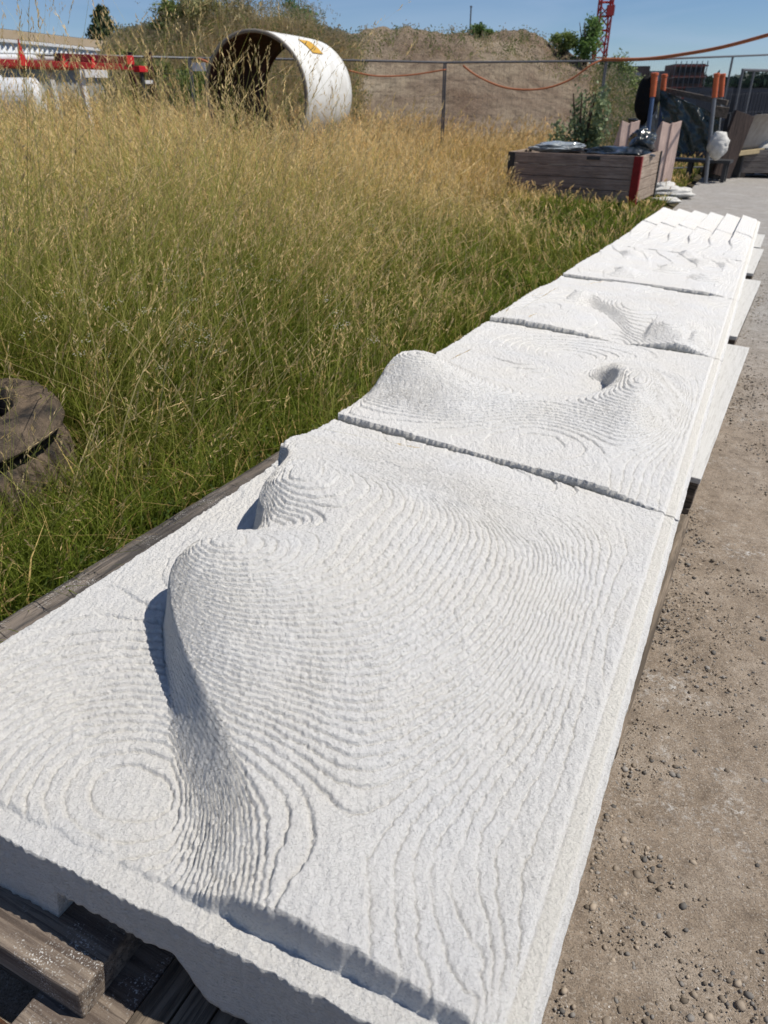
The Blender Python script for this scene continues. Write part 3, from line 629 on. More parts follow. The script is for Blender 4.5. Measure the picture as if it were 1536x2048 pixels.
# ------------------------------------------------------------------ tyre at the left edge
def lathe(prof, n, disp=None):
    V = []; k = len(prof)
    for i in range(n):
        a = 2 * math.pi * i / n
        for j, (r_, z_) in enumerate(prof):
            r2, z2 = disp(a, j, r_, z_) if disp else (r_, z_)
            V.append((r2 * math.cos(a), r2 * math.sin(a), z2))
    Fq = [(i * k + j, ((i + 1) % n) * k + j, ((i + 1) % n) * k + (j + 1) % k, i * k + (j + 1) % k) for i in range(n) for j in range(k)]
    return np.array(V), np.array(Fq)
m = NM('muddy_rubber', .85, spec=.2); m.color(m.mix(m.ramp(m.noise(9, 7, rough=.65), [(.36, (0, 0, 0)), (.58, (1, 1, 1))]), (.035, .032, .030), (.22, .165, .115))); m.bump(m.noise(14, 8, rough=.75), 1.0, .03); m.bump(m.noise(70, 6, rough=.7), .8, .008); M_rub = m.m
ty = thing('tyre', 'worn muddy rubber tyre lying on its side in the grass at the left edge', 'tyre', (TYRE[0], TYRE[1], float(gz(TYRE[0], TYRE[1])) + .01), .3)
def d1(a, j, r_, z_):
    k = .006 * math.sin(3 * a + j * .3) + .003 * math.sin(7 * a + j * .6) + .002 * math.sin(23 * a); return r_ + k, z_ + k * .8
V, Fq = lathe([(.215, .20), (.212, .255), (.235, .285), (.26, .276), (.30, .292), (.335, .282), (.352, .258), (.364, .232), (.366, .222), (.35, .208), (.29, .205), (.24, .19)], 120, d1)
npmesh('sidewall', V, Fq, M_rub, ty, smooth=True)
def d2(a, j, r_, z_):
    t = (a * 52 / 6.283 + j * .10) % 1; g_ = -.013 if (t < .34 and 1 < j < 9) else 0; return r_ + g_ + .004 * math.sin(5 * a), z_
V, Fq = lathe([(.25, .0), (.31, -.01), (.345, .012), (.360, .03), (.366, .06), (.368, .10), (.366, .13), (.358, .155), (.34, .170), (.30, .172), (.24, .165), (.22, .08)], 624, d2)
npmesh('tread', V, Fq, M_rub, ty)
b_ = atz(-40, 492, .33)
gb = thing('concrete_beam', 'dark grey concrete beam half hidden in grass at the left edge', 'beam', (b_[0], b_[1], .38), R(4))
MB().box((0, 0, .0), (1.2, .12, .10)).build('block', simple('dark_concrete', (.10, .10, .10), (.05, .05, .05), .9, 12), gb, .008)
MB().box((.0, 0, -.11), (1.1, .09, .11)).build('foot', M_dark, gb, .004)

# ------------------------------------------------------------------ crate by the meadow
M_cr = wood('crate_boards', (.50, .38, .31), (.31, .23, .185), 0); M_cr2 = wood('crate_boards_lit', (.52, .42, .33), (.34, .26, .20), 1)  # lit copy is paler: sun on the side boards painted into the colour
M_red = simple('worn_red_paint', (.30, .015, .018), (.20, .012, .014), .45, 12, bump=.1); M_brt = simple('bright_red_paint', (.62, .018, .03), (.5, .015, .02), .4, 6, bump=.05)
def plastic(name, col, rough=.22):
    m = NM(name, rough, col, spec=.6); m.b.inputs['Coat Weight'].default_value = 1; m.b.inputs['Coat Roughness'].default_value = .12; m.bump(m.noise(11, 5, rough=.7, dist=1.0), 1.0, .09); return m.m
M_blk = plastic('black_foil', (.012, .022, .024), .12); M_clr = plastic('milky_foil', (.55, .60, .60), .25)
FRc = np.array([3.776, 11.81]); FLc = FRc + 2.05 * np.array([-.866, .5]); BRc = FRc + 1.36 * np.array([.5, .866])
ex = FLc - FRc; Lc = np.linalg.norm(ex); ex /= Lc; ey = np.array([-ex[1], ex[0]]) ; 
if np.dot(ey, BRc - FRc) < 0: ey = -ey
Dc = float(np.dot(BRc - FRc, ey)); 
def crate(label, origin, ang, Lx, Ly, z0, Hh, mat_f, mat_s, group='wooden crates with red corner posts', lid=True, mirror=1):
    t = thing('wooden_crate', label, 'crate', (origin[0], origin[1], z0), ang, group); s = mirror
    nb = 4; bh = Hh / nb
    for k in range(nb):
        z = bh * k + bh / 2
        MB().box((Lx / 2, 0, z), (Lx, .03, bh - .008)).build('front_board', mat_f, t, .003)
        MB().box((Lx / 2, s * Ly, z), (Lx, .03, bh - .008)).build('back_board', mat_f, t, .003)
        MB().box((.015, s * Ly / 2, z), (.03, Ly - .034, bh - .008)).build('side_board', mat_s, t, .003)
        MB().box((Lx - .015, s * Ly / 2, z), (.03, Ly - .034, bh - .008)).build('side_board', mat_s, t, .003)
    for x in (-.006, Lx + .006):
        for yy in (-s * .006, s * (Ly + .006)):
            cx = x + (.045 if x < 1 else -.045); cy = yy + (s * .03 if yy * s < 1e-3 + .0 else -s * .03)
            b = MB(); b.box((cx, yy + (-s * .014 if abs(yy) < .1 else s * .014), Hh / 2 - .02), (.11, .012, Hh + .03)); b.box((x + (-.008 if x < 1 else .008), cy, Hh / 2 - .02), (.012, .06, Hh + .03))
            for q in range(4): b.box((cx, yy + (-s * .023 if abs(yy) < .1 else s * .023), .1 + q * (Hh - .2) / 3), (.022, .01, .022))
            b.build('corner_post', M_red if (x < 1 and abs(yy) < .1) else M_dark, t)
    for k in range(3): MB().box((Lx * (.08 + .42 * k), s * Ly / 2, -.05), (.14, Ly, .09)).build('skid', M_pal, t, .004)
    MB().box((Lx / 2, s * Ly / 2, .03), (Lx - .07, Ly - .07, .02)).build('floor', M_pal, t)
    return t
ang = math.atan2(ex[1], ex[0]); 
side = 1 if (-math.sin(ang) * ey[0] + math.cos(ang) * ey[1]) > 0 else -1
CZ = float(gz(*FRc)) + .085
c1 = crate('large brown wooden crate with dark red corner post, standing in grass past the panels', FRc, ang, Lc, Dc, CZ, .382 - CZ, M_cr, M_cr2, mirror=side)
MB().box((.70, -side * .020, .60), (.20, .012, .045)).build('handle_slot', M_dark, c1)
def crumple(name, label, cat_, c, size, mat, n=34, amp=.35, seed=1, group=None, flat=False):
    """a crumpled sheet or bag: folded closed lump"""
    V = []; 
    for i in range(n + 1):
        th = math.pi * i / n
        for j in range(n):
            ph = 2 * math.pi * j / n; V.append((math.sin(th) * math.cos(ph), math.sin(th) * math.sin(ph), math.cos(th)))
    V = np.array(V); nn = fbm(V[:, 0] * 2.2 + seed * 9, V[:, 1] * 2.2 + V[:, 2] * 3.1, seed, 4) - .5; rid = np.abs(fbm(V[:, 0] * 4 + 5, V[:, 2] * 4 + V[:, 1] * 3 + seed, seed + 5, 3) - .5)
    V = V * (1 + amp * nn - .6 * amp * rid)[:, None]; V = V * np.array(size)[None] / 2
    if flat: V[:, 2] = np.maximum(V[:, 2], -size[2] * .32)
    Fq = np.array([(i * n + j, i * n + (j + 1) % n, (i + 1) * n + (j + 1) % n, (i + 1) * n + j) for i in range(n) for j in range(n)])
    o = npmesh(name, V, Fq, mat, smooth=True); o.location = c; return tag(o, label, cat_, group)
def incrate(a, b, z): q = FRc + ex * a + ey * b; return (q[0], q[1], CZ + z)
crumple('plastic_sheet', 'crumpled milky plastic sheet spilling over the left end of the large crate', 'plastic sheet', incrate(Lc - .55, .75, .68), (1.0, .9, .16), M_clr, amp=.8, seed=3)
crumple('plastic_sheet', 'glossy black plastic foil lying in the right end of the large crate', 'plastic sheet', incrate(.55, .7, .62), (1.0, 1.1, .24), M_blk, amp=.7, seed=4)
crumple('plastic_bag', 'peaked black plastic bag heaped at the back corner of the large crate', 'plastic bag', incrate(.28, 1.1, .76), (.42, .5, .42), M_blk, amp=.7, seed=8)
crumple('debris', 'dark rubble and offcuts filling the middle of the large crate', 'debris', incrate(1.3, .85, .38), (1.9, 1.4, .45), simple('grey_rubble', (.09, .085, .075)), amp=.6, seed=6)

# pink wooden moulds, white scraps
M_pink = wood('pinkish_mould_board', (.82, .62, .52), (.68, .50, .42), 2)
def mould(label, px, py, D, wpx, top, rz, dep=.42):
    p = at(px, py, D); z0 = float(gz(p[0], p[1])); zt = at(px, top, D)[2]; hgt = zt - z0
    t = thing('formwork_mould', label, 'mould', (p[0], p[1], z0), rz, 'pale pink wooden moulds behind the large crate'); w = wpx * .866 * D / F
    mm_ = Matrix.Identity(4)
    poly = [(-w / 2, 0), (-w / 2, hgt), (-.05 * w, hgt - .05), (w / 2, hgt), (w / 2, 0)]
    MB().prism(poly, .03, mm_).build('front_panel', M_pink, t, .003)
    for s in (-1, 1):
        b = MB(); b.add([(s * w / 2, .032, 0), (s * w / 2, .032, hgt - .01), (s * w / 2, dep, 0), (s * (w / 2 - .025), .032, 0), (s * (w / 2 - .025), .032, hgt - .01), (s * (w / 2 - .025), dep, 0)], [(0, 1, 2), (3, 5, 4), (0, 3, 4, 1), (1, 4, 5, 2), (0, 2, 5, 3)]); b.build('brace', M_pink, t)
    MB().box((0, -.012, hgt * .5), (.03, .02, hgt * .96)).build('rib', M_pink, t, .002)
    return t
mould('pale pink V-topped mould standing just behind the middle of the large crate', 1254, 300, 16.5, 42, 241, R(22))
mould('pale pink V-topped mould at the right rear corner of the large crate', 1331, 322, 15.8, 46, 242, R(22), .75)
M_wht = simple('white_plaster_scrap', (.70, .69, .65), (.5, .49, .45), .8, 14, bump=.5, bd=.02)
for q, (px, py, D, sx, sy, sz_, sd__, lb) in enumerate(((1338, 322, 15.2, .5, .5, .28, 1, 'crumpled white sack leaning on the pink mould by the crate'), (1352, 348, 15.0, .75, .6, .22, 2, 'broken white slab lying beside the right end of the crate'), (1336, 378, 13.9, .5, .3, .12, 3, 'low white scrap in grass at the foot of the crate'))):
    p = at(px, py, D); crumple('plaster_scrap', lb, 'scrap', (p[0], p[1], float(gz(p[0], p[1])) + sz_ * .35), (sx, sy, sz_), M_wht, 26, .6, sd__ + 20, 'white plaster scraps beside the crate')

# ------------------------------------------------------------------ props, tarpaulins, steel forms beyond the crate
M_org = simple('orange_plastic', (.62, .15, .055), (.48, .11, .04), .45, 10, bump=.05); M_blue = simple('blue_grey_paint', (.10, .16, .30), (.07, .11, .2), .5, 10, bump=.05); M_gst = simple('grey_steel_tube', (.24, .25, .27), (.16, .17, .18), .5, 14, .3, .05)
def prop(label, bx_, by_, tx, ty_, D, r=.035, col=M_blue, gy=None, sleeve=.34):
    a = at(bx_, by_, D); a[2] = float(gz(a[0], a[1])); b = at(tx, ty_, D); t = thing('formwork_prop', label, 'prop', tuple(a), 0, 'formwork props with orange caps'); d = Vector(b) - Vector(a); Lp = d.length; d.normalize()
    MB().tube([(0, 0, 0), d * (Lp - .04)], r, 12).build('tube', col, t, smooth=False)
    MB().tube([d * (Lp - sleeve * .82), d * (Lp - .05)], r * 1.35, 14).build('sleeve', M_org, t)
    MB().tube([d * (Lp - .075), d * (Lp - .055), d * (Lp - .01), d * Lp], [r * 1.2, r * 1.6, r * 1.6, r * 1.0], 14).build('cap', M_org, t)
    MB().box((0, 0, .006), (.16, .16, .012)).build('foot_plate', M_gst, t)
prop('blue formwork prop with orange cap, left of the black tarpaulin, front one', 1293, 310, 1310, 145, 19.0, .05, M_blue, sleeve=.55)
prop('blue formwork prop with orange cap, standing just behind another at the black tarpaulin', 1318, 300, 1329, 148, 20.0, .045, M_blue, sleeve=.4)
prop('grey formwork prop with orange cap, nearer of the pair right of the tarpaulin', 1418, 330, 1434, 146, 19.0, .042, M_gst, sleeve=.55)
prop('grey formwork prop with orange cap, farther of the pair right of the tarpaulin', 1436, 320, 1446, 147, 20.0, .040, M_gst, sleeve=.55)
def sheetform(name, label, cat_, pts, D0, D1, mat, thick=.5, seed=2, group=None, nu=34, nv=26, amp=.10):
    """a draped tarpaulin: quad given by its corner directions, closed body with folds and depth"""
    a, b, c, d = [at(px, py, D) for (px, py), D in zip(pts, (D0, D1, D1, D0))]
    Uu, Vv = np.meshgrid(np.linspace(0, 1, nu), np.linspace(0, 1, nv)); U3, V3 = Uu[..., None], Vv[..., None]
    Pn = (a * (1 - U3) + b * U3) * (1 - V3) + (d * (1 - U3) + c * U3) * V3
    nrm = np.cross(b - a, d - a); nrm /= np.linalg.norm(nrm); 
    if np.dot(nrm, CAM - a) < 0: nrm = -nrm
    env = (Uu * (1 - Uu) * 4) ** .3 * (Vv * (1 - Vv) * 4) ** .3
    w = amp * (fbm(Uu * 6, Vv * 5, seed, 4) - .5) * 2 + amp * .9 * np.abs(fbm(Uu * 9 + Vv * 4, Vv * 3, seed + 3, 3) - .5) * 2
    front = Pn + nrm * (w * 1.0)[..., None] + np.array([0, 0, 1.0]) * (amp * .6 * (fbm(Uu * 7, Vv * 0, seed + 8) - .5) * (1 - Vv))[..., None]; back = Pn - nrm * (thick * env + .02)[..., None]
    V = np.concatenate([front.reshape(-1, 3), back.reshape(-1, 3)]); i = np.arange(nu * nv).reshape(nv, nu); q = lambda i: np.stack([i[:-1, :-1], i[:-1, 1:], i[1:, 1:], i[1:, :-1]], -1).reshape(-1, 4)
    ring = np.concatenate([i[0, :], i[1:, -1], i[-1, -2::-1], i[-2:0:-1, 0]]); rr2 = np.roll(ring, -1); k = nu * nv
    Fq = np.concatenate([q(i), q(i + k)[:, ::-1], np.stack([ring, rr2, rr2 + k, ring + k], -1)]); org = V.mean(0); org[2] = V[:, 2].min()
    o = npmesh(name, V - org, Fq, mat, smooth=True); o.location = org; return tag(o, label, cat_, group)
M_tarp = plastic('dark_green_black_tarpaulin', (.018, .045, .048), .16)
sheetform('tarpaulin', 'wrinkled dark green tarpaulin hung between the orange capped props', 'tarpaulin', [(1312, 175), (1440, 232), (1432, 300), (1345, 308)], 19.4, 19.4, M_tarp, .5, 2, amp=.10)
crumple('tarpaulin_bundle', 'matt black rolled tarpaulin bulging left of the blue prop', 'tarpaulin', at(1292, 198, 19.2), (.5, .5, .95), simple('matt_black', (.008, .008, .009), rough=.9), 30, .4, 12)
q = at(1436, 290, 18.6); crumple('white_sack', 'full white sack hanging below the tarpaulin beside the grey prop', 'sack', q, (.42, .4, .55), M_wht, 30, .35, 15)
sheetform('plastic_film', 'pale grey plastic film hanging behind the blue props', 'plastic film', [(1294, 200), (1316, 200), (1316, 296), (1286, 296)], 20.6, 20.6, M_clr, .2, 6, amp=.06)
# support rack under the tarpaulin
rk = at(1385, 312, 19.6); z0 = float(gz(rk[0], rk[1])); rkt = thing('trestle', 'low dark trestle in shade beneath the tarpaulin', 'trestle', (rk[0], rk[1], z0), R(-30))
MB().box((0, 0, .42), (1.7, .5, .06)).build('rail', M_dark, rkt); 
for sx in (-.75, 0, .75): MB().box((sx, -.15, .195), (.08, .08, .39)).build('leg', M_dark, rkt); MB().box((sx, .15, .195), (.08, .08, .39)).build('leg', M_dark, rkt)
# wooden beam lying over the tarpaulin
def beamthing(label, x0, y0, x1, y1, D0, D1, w, h, mat, name='wooden_beam', cat_='beam', group=None):
    a, b = at(x0, y0, D0), at(x1, y1, D1); t = thing(name, label, cat_, tuple((a + b) / 2), 0, group); o = (a + b) / 2
    MB().bar(a - o, b - o, w, h).build('body', mat, t, .004); 
    MB().bar(a - o + np.array([0, 0, .001]), a - o + (b - a) * .01, w * 1.06, h * 1.06).build('end_cap', mat, t); return t
beamthing('dark wooden beam sloping from the black tarpaulin towards the grey props', 1330, 180, 1455, 206, 20.2, 19.8, .10, .10, M_pal)
beamthing('short dark wooden block wedged beside the grey props', 1428, 222, 1456, 226, 19.4, 19.4, .3, .2, M_pal)
# steel trough form
def troughform(label, px0, py0, px1, py1, D0, D1, hgt):
    a, b = at(px0, py0, D0), at(px1, py1, D1); o = a.copy(); z0 = float(gz(a[0], a[1])); L_ = math.hypot(*(b - a)[:2]); rz = math.atan2((b - a)[1], (b - a)[0])
    t = thing('steel_form', label, 'formwork', (a[0], a[1], z0), rz); n = 12
    prof = [(-.02 - .55 * (1 - math.cos(k / (n - 1) * 1.35)), .62 + hgt * (math.sin(k / (n - 1) * 1.35) / math.sin(1.35))) for k in range(n)]
    V = [(xx, yy + e, zz) for xx in (0, L_) for e in (0, .035) for yy, zz in prof]; b_ = MB(); fs = []
    for k in range(n - 1):
        fs += [(k, k + 1, 2 * n + k + 1, 2 * n + k), (n + k, 3 * n + k, 3 * n + k + 1, n + k + 1), (k, n + k, n + k + 1, k + 1), (2 * n + k, 2 * n + k + 1, 3 * n + k + 1, 3 * n + k)]
    fs += [(0, 2 * n, 3 * n, n), (n - 1, 2 * n - 1, 4 * n - 1, 3 * n - 1)]; b_.add(V, fs); b_.build('curved_face', simple('cement_smeared_steel', (.40, .37, .33), (.3, .27, .24), .6, 6), t, smooth=True)
    MB().box((L_ / 2, .10, .56), (L_, .5, .10)).build('sill_beam', simple('yellowish_beam', (.42, .34, .20), (.33, .26, .15)), t, .006)
    for xx in np.linspace(.06, L_ - .06, 5):
        MB().box((xx, .25, .62 + hgt / 2), (.05, .10, hgt)).build('rib', M_dark, t)
        MB().box((xx, .2, .255), (.08, .3, .51)).build('stand', M_dark, t)
    return t
troughform('pale curved steel form on dark stands at the right edge behind the fence props', 1478, 222, 1600, 212, 20.5, 24, .75)
# dark timber/steel stack left of it
p = at(1462, 300, 20.0); z0 = float(gz(p[0], p[1])); st_ = thing('timber_form', 'dark brown leaning wooden form beside the pale steel form', 'formwork', (p[0], p[1], z0), R(20))
MB().box((0, 0, .75), (.55, .08, 1.3), Matrix.Rotation(R(14), 3, 'Y')).build('panel', wood('dark_brown_boards', (.12, .085, .07), (.05, .036, .032), 2), st_, .004)
MB().box((.02, .07, .75), (.06, .06, 1.3), Matrix.Rotation(R(14), 3, 'Y')).build('stiffener', M_dark, st_); MB().box((0, .30, .3), (.5, .4, .5)).build('base_block', M_dark, st_, .01)
p = at(1474, 330, 21.5); z0 = float(gz(p[0], p[1])) + .10
c2 = crate('weathered grey wooden crate at the right edge, holding white sheets', (p[0], p[1]), R(3), 2.4, 1.2, z0, .52, wood('grey_crate_boards', (.30, .27, .24), (.15, .13, .12), 0), M_cr2)
crumple('white_sheets', 'folded white sheets piled in the grey crate at the right edge', 'sheets', (p[0] + 1.2, p[1] + .6, z0 + .50), (2.0, .95, .34), M_wht, 30, .5, 33)
p = at(1340, 200, 27); z0 = float(gz(p[0], p[1])); sk_ = thing('skip', 'long dark blue grey skip behind the props', 'skip', (p[0] + .6, p[1], z0), R(-6))
b = MB(); L2 = 3.2; b.add([(-L2 / 2 + .3, -.8, .15), (L2 / 2 - .3, -.8, .15), (L2 / 2 - .3, .8, .15), (-L2 / 2 + .3, .8, .15), (-L2 / 2, -.9, 1.15), (L2 / 2, -.9, 1.15), (L2 / 2, .9, 1.15), (-L2 / 2, .9, 1.15), (-L2 / 2 + .06, -.84, 1.15), (L2 / 2 - .06, -.84, 1.15), (L2 / 2 - .06, .84, 1.15), (-L2 / 2 + .06, .84, 1.15), (-L2 / 2 + .34, -.75, .2), (L2 / 2 - .34, -.75, .2), (L2 / 2 - .34, .75, .2), (-L2 / 2 + .34, .75, .2)],
      [(0, 3, 2, 1), (0, 1, 5, 4), (1, 2, 6, 5), (2, 3, 7, 6), (3, 0, 4, 7), (4, 5, 9, 8), (5, 6, 10, 9), (6, 7, 11, 10), (7, 4, 8, 11), (8, 9, 13, 12), (9, 10, 14, 13), (10, 11, 15, 14), (11, 8, 12, 15), (12, 13, 14, 15)])
b.build('bin', simple('dark_blue_paint', (.035, .05, .085), (.025, .035, .055), .5), sk_); MB().box((0, -.93, 1.12), (L2, .06, .09)).build('rim', M_dark, sk_)
for xx in (-1, 0, 1): MB().box((xx, -.90, .65), (.08, .08, .9), Matrix.Rotation(R(5.7), 3, 'X')).build('rib', M_dark, sk_)

# ------------------------------------------------------------------ concrete pipe
PF = at(512, 185, 14.0); PB = at(615, 185, 16.4); r0 = .905
cz = 2.07 - r0; ax = Vector((PB[0] - PF[0], PB[1] - PF[1], 0)); Lp = ax.length; ax.normalize(); sdv = Vector((ax.y, -ax.x, 0))
pt = thing('pipe_ring', 'large white pipe section lying open end forward in the golden grass', 'pipe', (PF[0], PF[1], 0), 0)
n = 72
def ringmesh(ro, ri, l0, l1, a0=0, a1=2 * math.pi, wob=0):
    V = []; k = n + 1
    for l_ in np.linspace(l0, l1, 9):
        for r_ in (ro, ri):
            for i in range(k):
                a = a0 + (a1 - a0) * i / n; r2 = r_ + wob * math.sin(3 * a + l_ * 2)
                q = sdv * (math.cos(a) * r2) + Vector((0, 0, math.sin(a) * r2 + cz)) + ax * l_; V.append(tuple(q))
    F_ = []
    for j in range(8):
        for s in (0, 1):
            b0 = (j * 2 + s) * k; b1 = ((j + 1) * 2 + s) * k
            for i in range(n): F_.append((b0 + i, b0 + i + 1, b1 + i + 1, b1 + i) if s == 0 else (b0 + i, b1 + i, b1 + i + 1, b0 + i + 1))
    for j in (0, 8):
        b0 = j * 2 * k; b1 = b0 + k
        for i in range(n): F_.append((b0 + i, b1 + i, b1 + i + 1, b0 + i + 1))
    return np.array(V), np.array(F_)
m = NM('white_pipe_coating', .55); m.color(m.mix(m.ramp(m.noise(3.5, 6, (1, 1, .4), .65), [(.5, (0, 0, 0)), (.72, (.8, .8, .8))]), (.74, .74, .71), (.45, .42, .36))); M_pipe = m.m
V, Fq = ringmesh(r0, r0 - .03, 0, Lp, wob=.004); npmesh('outer_wall', V, Fq, M_pipe, pt, smooth=False).data.polygons.foreach_set('use_smooth', np.ones(len(Fq), bool))
V, Fq = ringmesh(r0 - .031, r0 - .055, .004, Lp - .004); npmesh('inner_lining', V, Fq, simple('rusty_brown_lining', (.075, .028, .022), (.035, .016, .014), .85, 4), pt, smooth=True)
V, Fq = ringmesh(r0 + .001, r0 - .056, -.02, .0); npmesh('end_rim', V, Fq, simple('dull_pipe_edge', (.26, .235, .20), (.16, .14, .12)), pt)
a0 = R(42); V, Fq = ringmesh(r0 + .012, r0 + .006, 1.0, 1.55, a0, a0 + R(20)); npmesh('label_patch', V, Fq, simple('ochre_label', (.62, .36, .05), (.5, .28, .03), .6), pt)

# ------------------------------------------------------------------ red trailer on the left
RT = at(150, 160, 15.5); D_r = 15.5
a = at(-260, 150, 13.6); b = at(262, 150, 16.4); rz = math.atan2(b[1] - a[1], b[0] - a[0]); Lr = math.hypot(b[0] - a[0], b[1] - a[1]); zg = float(gz(b[0], b[1]))
tr_ = thing('steel_trailer', 'dark red steel trailer frame with a bright red end box standing in the grass', 'trailer', (b[0], b[1], zg), rz)
zt = at(240, 113, 16.4)[2] - zg; zm = at(240, 128, 16.4)[2] - zg; zb = at(240, 141, 16.4)[2] - zg
MB().box((-Lr / 2, 0, (zm + zb) / 2 + .0), (Lr, .22, zm - zb)).build('main_beam', M_red, tr_, .01)
MB().box((-Lr / 2, .7, (zm + zb) / 2), (Lr, .18, zm - zb)).build('main_beam', M_red, tr_, .01)
lu = 1.55
MB().box((-lu / 2 - .02, 0, (zt + zm) / 2 + .003), (lu, .18, zt - zm - .006)).build('upper_beam', simple('dark_red_paint', (.13, .008, .012), (.09, .006, .008), .5), tr_, .008)
MB().box((-.09, -.115, (zt + zm) / 2), (.17, .05, zt - zm + .02)).build('end_plate', M_brt, tr_, .004)
for xx in (-1.55, -.95): MB().add([(xx - .06, -.135, zb + .02), (xx + .06, -.135, zb + .02), (xx, -.135, zm + .10), (xx - .06, -.112, zb + .02), (xx + .06, -.112, zb + .02), (xx, -.112, zm + .10)], [(0, 1, 2), (3, 5, 4), (0, 3, 4, 1), (1, 4, 5, 2), (2, 5, 3, 0)]).build('bracket', M_brt, tr_)
for xx in (-2.35, -3.4): MB().add([(xx - .08, -.135, zb + .02), (xx + .08, -.135, zb + .02), (xx, -.135, zm + .28), (xx - .08, -.112, zb + .02), (xx + .08, -.112, zb + .02), (xx, -.112, zm + .28)], [(0, 1, 2), (3, 5, 4), (0, 3, 4, 1), (1, 4, 5, 2), (2, 5, 3, 0)]).build('bracket', M_brt, tr_)
M_wp = simple('white_paint', (.68, .69, .70), (.55, .56, .57), .5)
for xx in (-1.2, -3.2): MB().bar((xx, -.05, zb), (xx + .06, -.05, 0), .09, .09).build('leg', M_wp, tr_); MB().bar((xx, .75, zb), (xx + .06, .75, 0), .09, .09).build('leg', M_wp, tr_)
MB().box((-.95, -.14, zb - .07), (.5, .06, .12)).build('number_plate_blank', M_wp, tr_, .004)
for xx in (-.55, -4.1): MB().tube([(xx, .0, .33), (xx, .75, .33)], .06, 12).build('axle', M_dark, tr_); 
for xx in (-.55, -4.1):
    for yy in (-.06, .80): MB().tube([(xx, yy - .1, .33), (xx, yy - .08, .33), (xx, yy + .08, .33), (xx, yy + .1, .33)], [.28, .33, .33, .28], 26).build('wheel', M_dark, tr_)
for (px, w_) in ((266, .10), (304, .09)):
    q = at(px, 160, 16.8); z_ = float(gz(q[0], q[1])); zt2 = at(px, 106, 16.8)[2] - z_
    t = thing('stake', ('thick' if px == 266 else 'thin') + ' dark rusty steel stake right of the red trailer' + ('' if px == 266 else ', next to the small red box'), 'stake', (q[0], q[1], z_), 0, 'rusty stakes by the trailer'); MB().box((0, 0, zt2 / 2), (w_, w_, zt2)).build('post', simple('rust_dark', (.09, .035, .028)), t, .005); MB().box((0, 0, zt2 + .006), (w_ * 1.2, w_ * 1.2, .012)).build('cap', M_dark, t)
q = at(283, 148, 16.6); z_ = float(gz(q[0], q[1])); zt2 = at(283, 132, 16.6)[2] - z_; t = thing('red_box', 'small bright red box on a post between two rusty stakes', 'box', (q[0], q[1], z_), rz)
MB().box((0, 0, zt2 - .05), (.22, .15, .10)).build('body', M_brt, t, .008); MB().box((0, 0, (zt2 - .10) / 2), (.05, .05, zt2 - .10)).build('post', M_dark, t); MB().box((.12, 0, zt2 - .26), (.2, .1, .06)).build('tray', M_wp, t, .004)
# white tubes stored on the trailer and a white tank below
a = at(-200, 116, 14.6); b = at(138, 116, 16.6); o = (a + b) / 2; t = thing('white_pipe', 'long white pipe lying on top of the red trailer', 'pipe', tuple(o)); MB().tube([a - o, b - o], .055, 16).build('tube', M_wp, t, smooth=True); MB().tube([(b - o) - (b - a) * .006, (b - o) + (b - a) * .004], .068, 16).build('collar', M_wp, t)
q = at(10, 172, 14.0); z_ = float(gz(q[0], q[1])); t = thing('white_tank', 'rounded white tank low in the grass at the left edge', 'tank', (q[0], q[1], z_), R(8))
zt2 = at(10, 155, 14)[2] - z_; MB().tube([(-.75, 0, zt2 - .3), (-.7, 0, zt2 - .3), (.45, 0, zt2 - .3), (.52, 0, zt2 - .3)], [.2, .3, .3, .2], 28).build('body', M_wp, t, smooth=False); MB().tube([(-.1, 0, zt2 - .01), (-.1, 0, zt2 + .03)], .08, 16).build('lid', M_wp, t)
for xx in (-.5, .3): MB().box((xx, 0, (zt2 - .58) / 2), (.08, .4, zt2 - .58)).build('cradle', M_dark, t)

# ------------------------------------------------------------------ mesh fence and hose
def fence_panel(a, b, label, group='mobile mesh fence panels'):
    a, b = np.array(a), np.array(b); za, zb_ = float(gz(a[0], a[1])), float(gz(b[0], b[1])); L_ = math.hypot(b[0] - a[0], b[1] - a[1]); rz = math.atan2(b[1] - a[1], b[0] - a[0])
    t = thing('fence_panel', label, 'fence panel', (a[0], a[1], za), rz, group); ta, tb = a[2] - za, b[2] - za; gb_ = zb_ - za
    MB().tube([(0.02, 0, 0), (0.02, 0, ta)], .017, 8).build('post', M_galv, t); MB().tube([(L_ - .02, 0, gb_), (L_ - .02, 0, tb)], .017, 8).build('post', M_galv, t)
    MB().tube([(0, 0, ta), (L_, 0, tb)], .021, 8).build('top_rail', M_galv, t); MB().tube([(0, 0, .15), (L_, 0, gb_ + .15)], .018, 8).build('bottom_rail', M_galv, t)
    w = MB(); nw = int(L_ / .10)
    for i in range(1, nw): s = i / nw; w.tube([(s * L_, 0, .15 + gb_ * s), (s * L_, 0, ta * (1 - s) + tb * s)], .0015, 3, False)
    for i in range(1, 6): f_ = i / 6; w.tube([(0, 0, .15 + (ta - .15) * f_), (L_, 0, gb_ + .15 + (tb - gb_ - .15) * f_)], .0015, 3, False)
    w.build('mesh', M_galv, t)
    for xx, zz in ((0, 0), (L_, gb_)): MB().box((xx, 0, zz + .07), (.26, .6, .14)).build('foot', simple('grey_foot', (.2, .2, .2)), t, .02)
rail = [(-420, 106, 15.2), (-190, 107, 15.6), (40, 109, 16.0), (215, 112, 16.5), (378, 116, 17.3), (620, 119, 17.5), (890, 125, 17.8), (1213, 122, 18.0), (1466, 112.5, 22.6), (1600, 107, 25.5)]
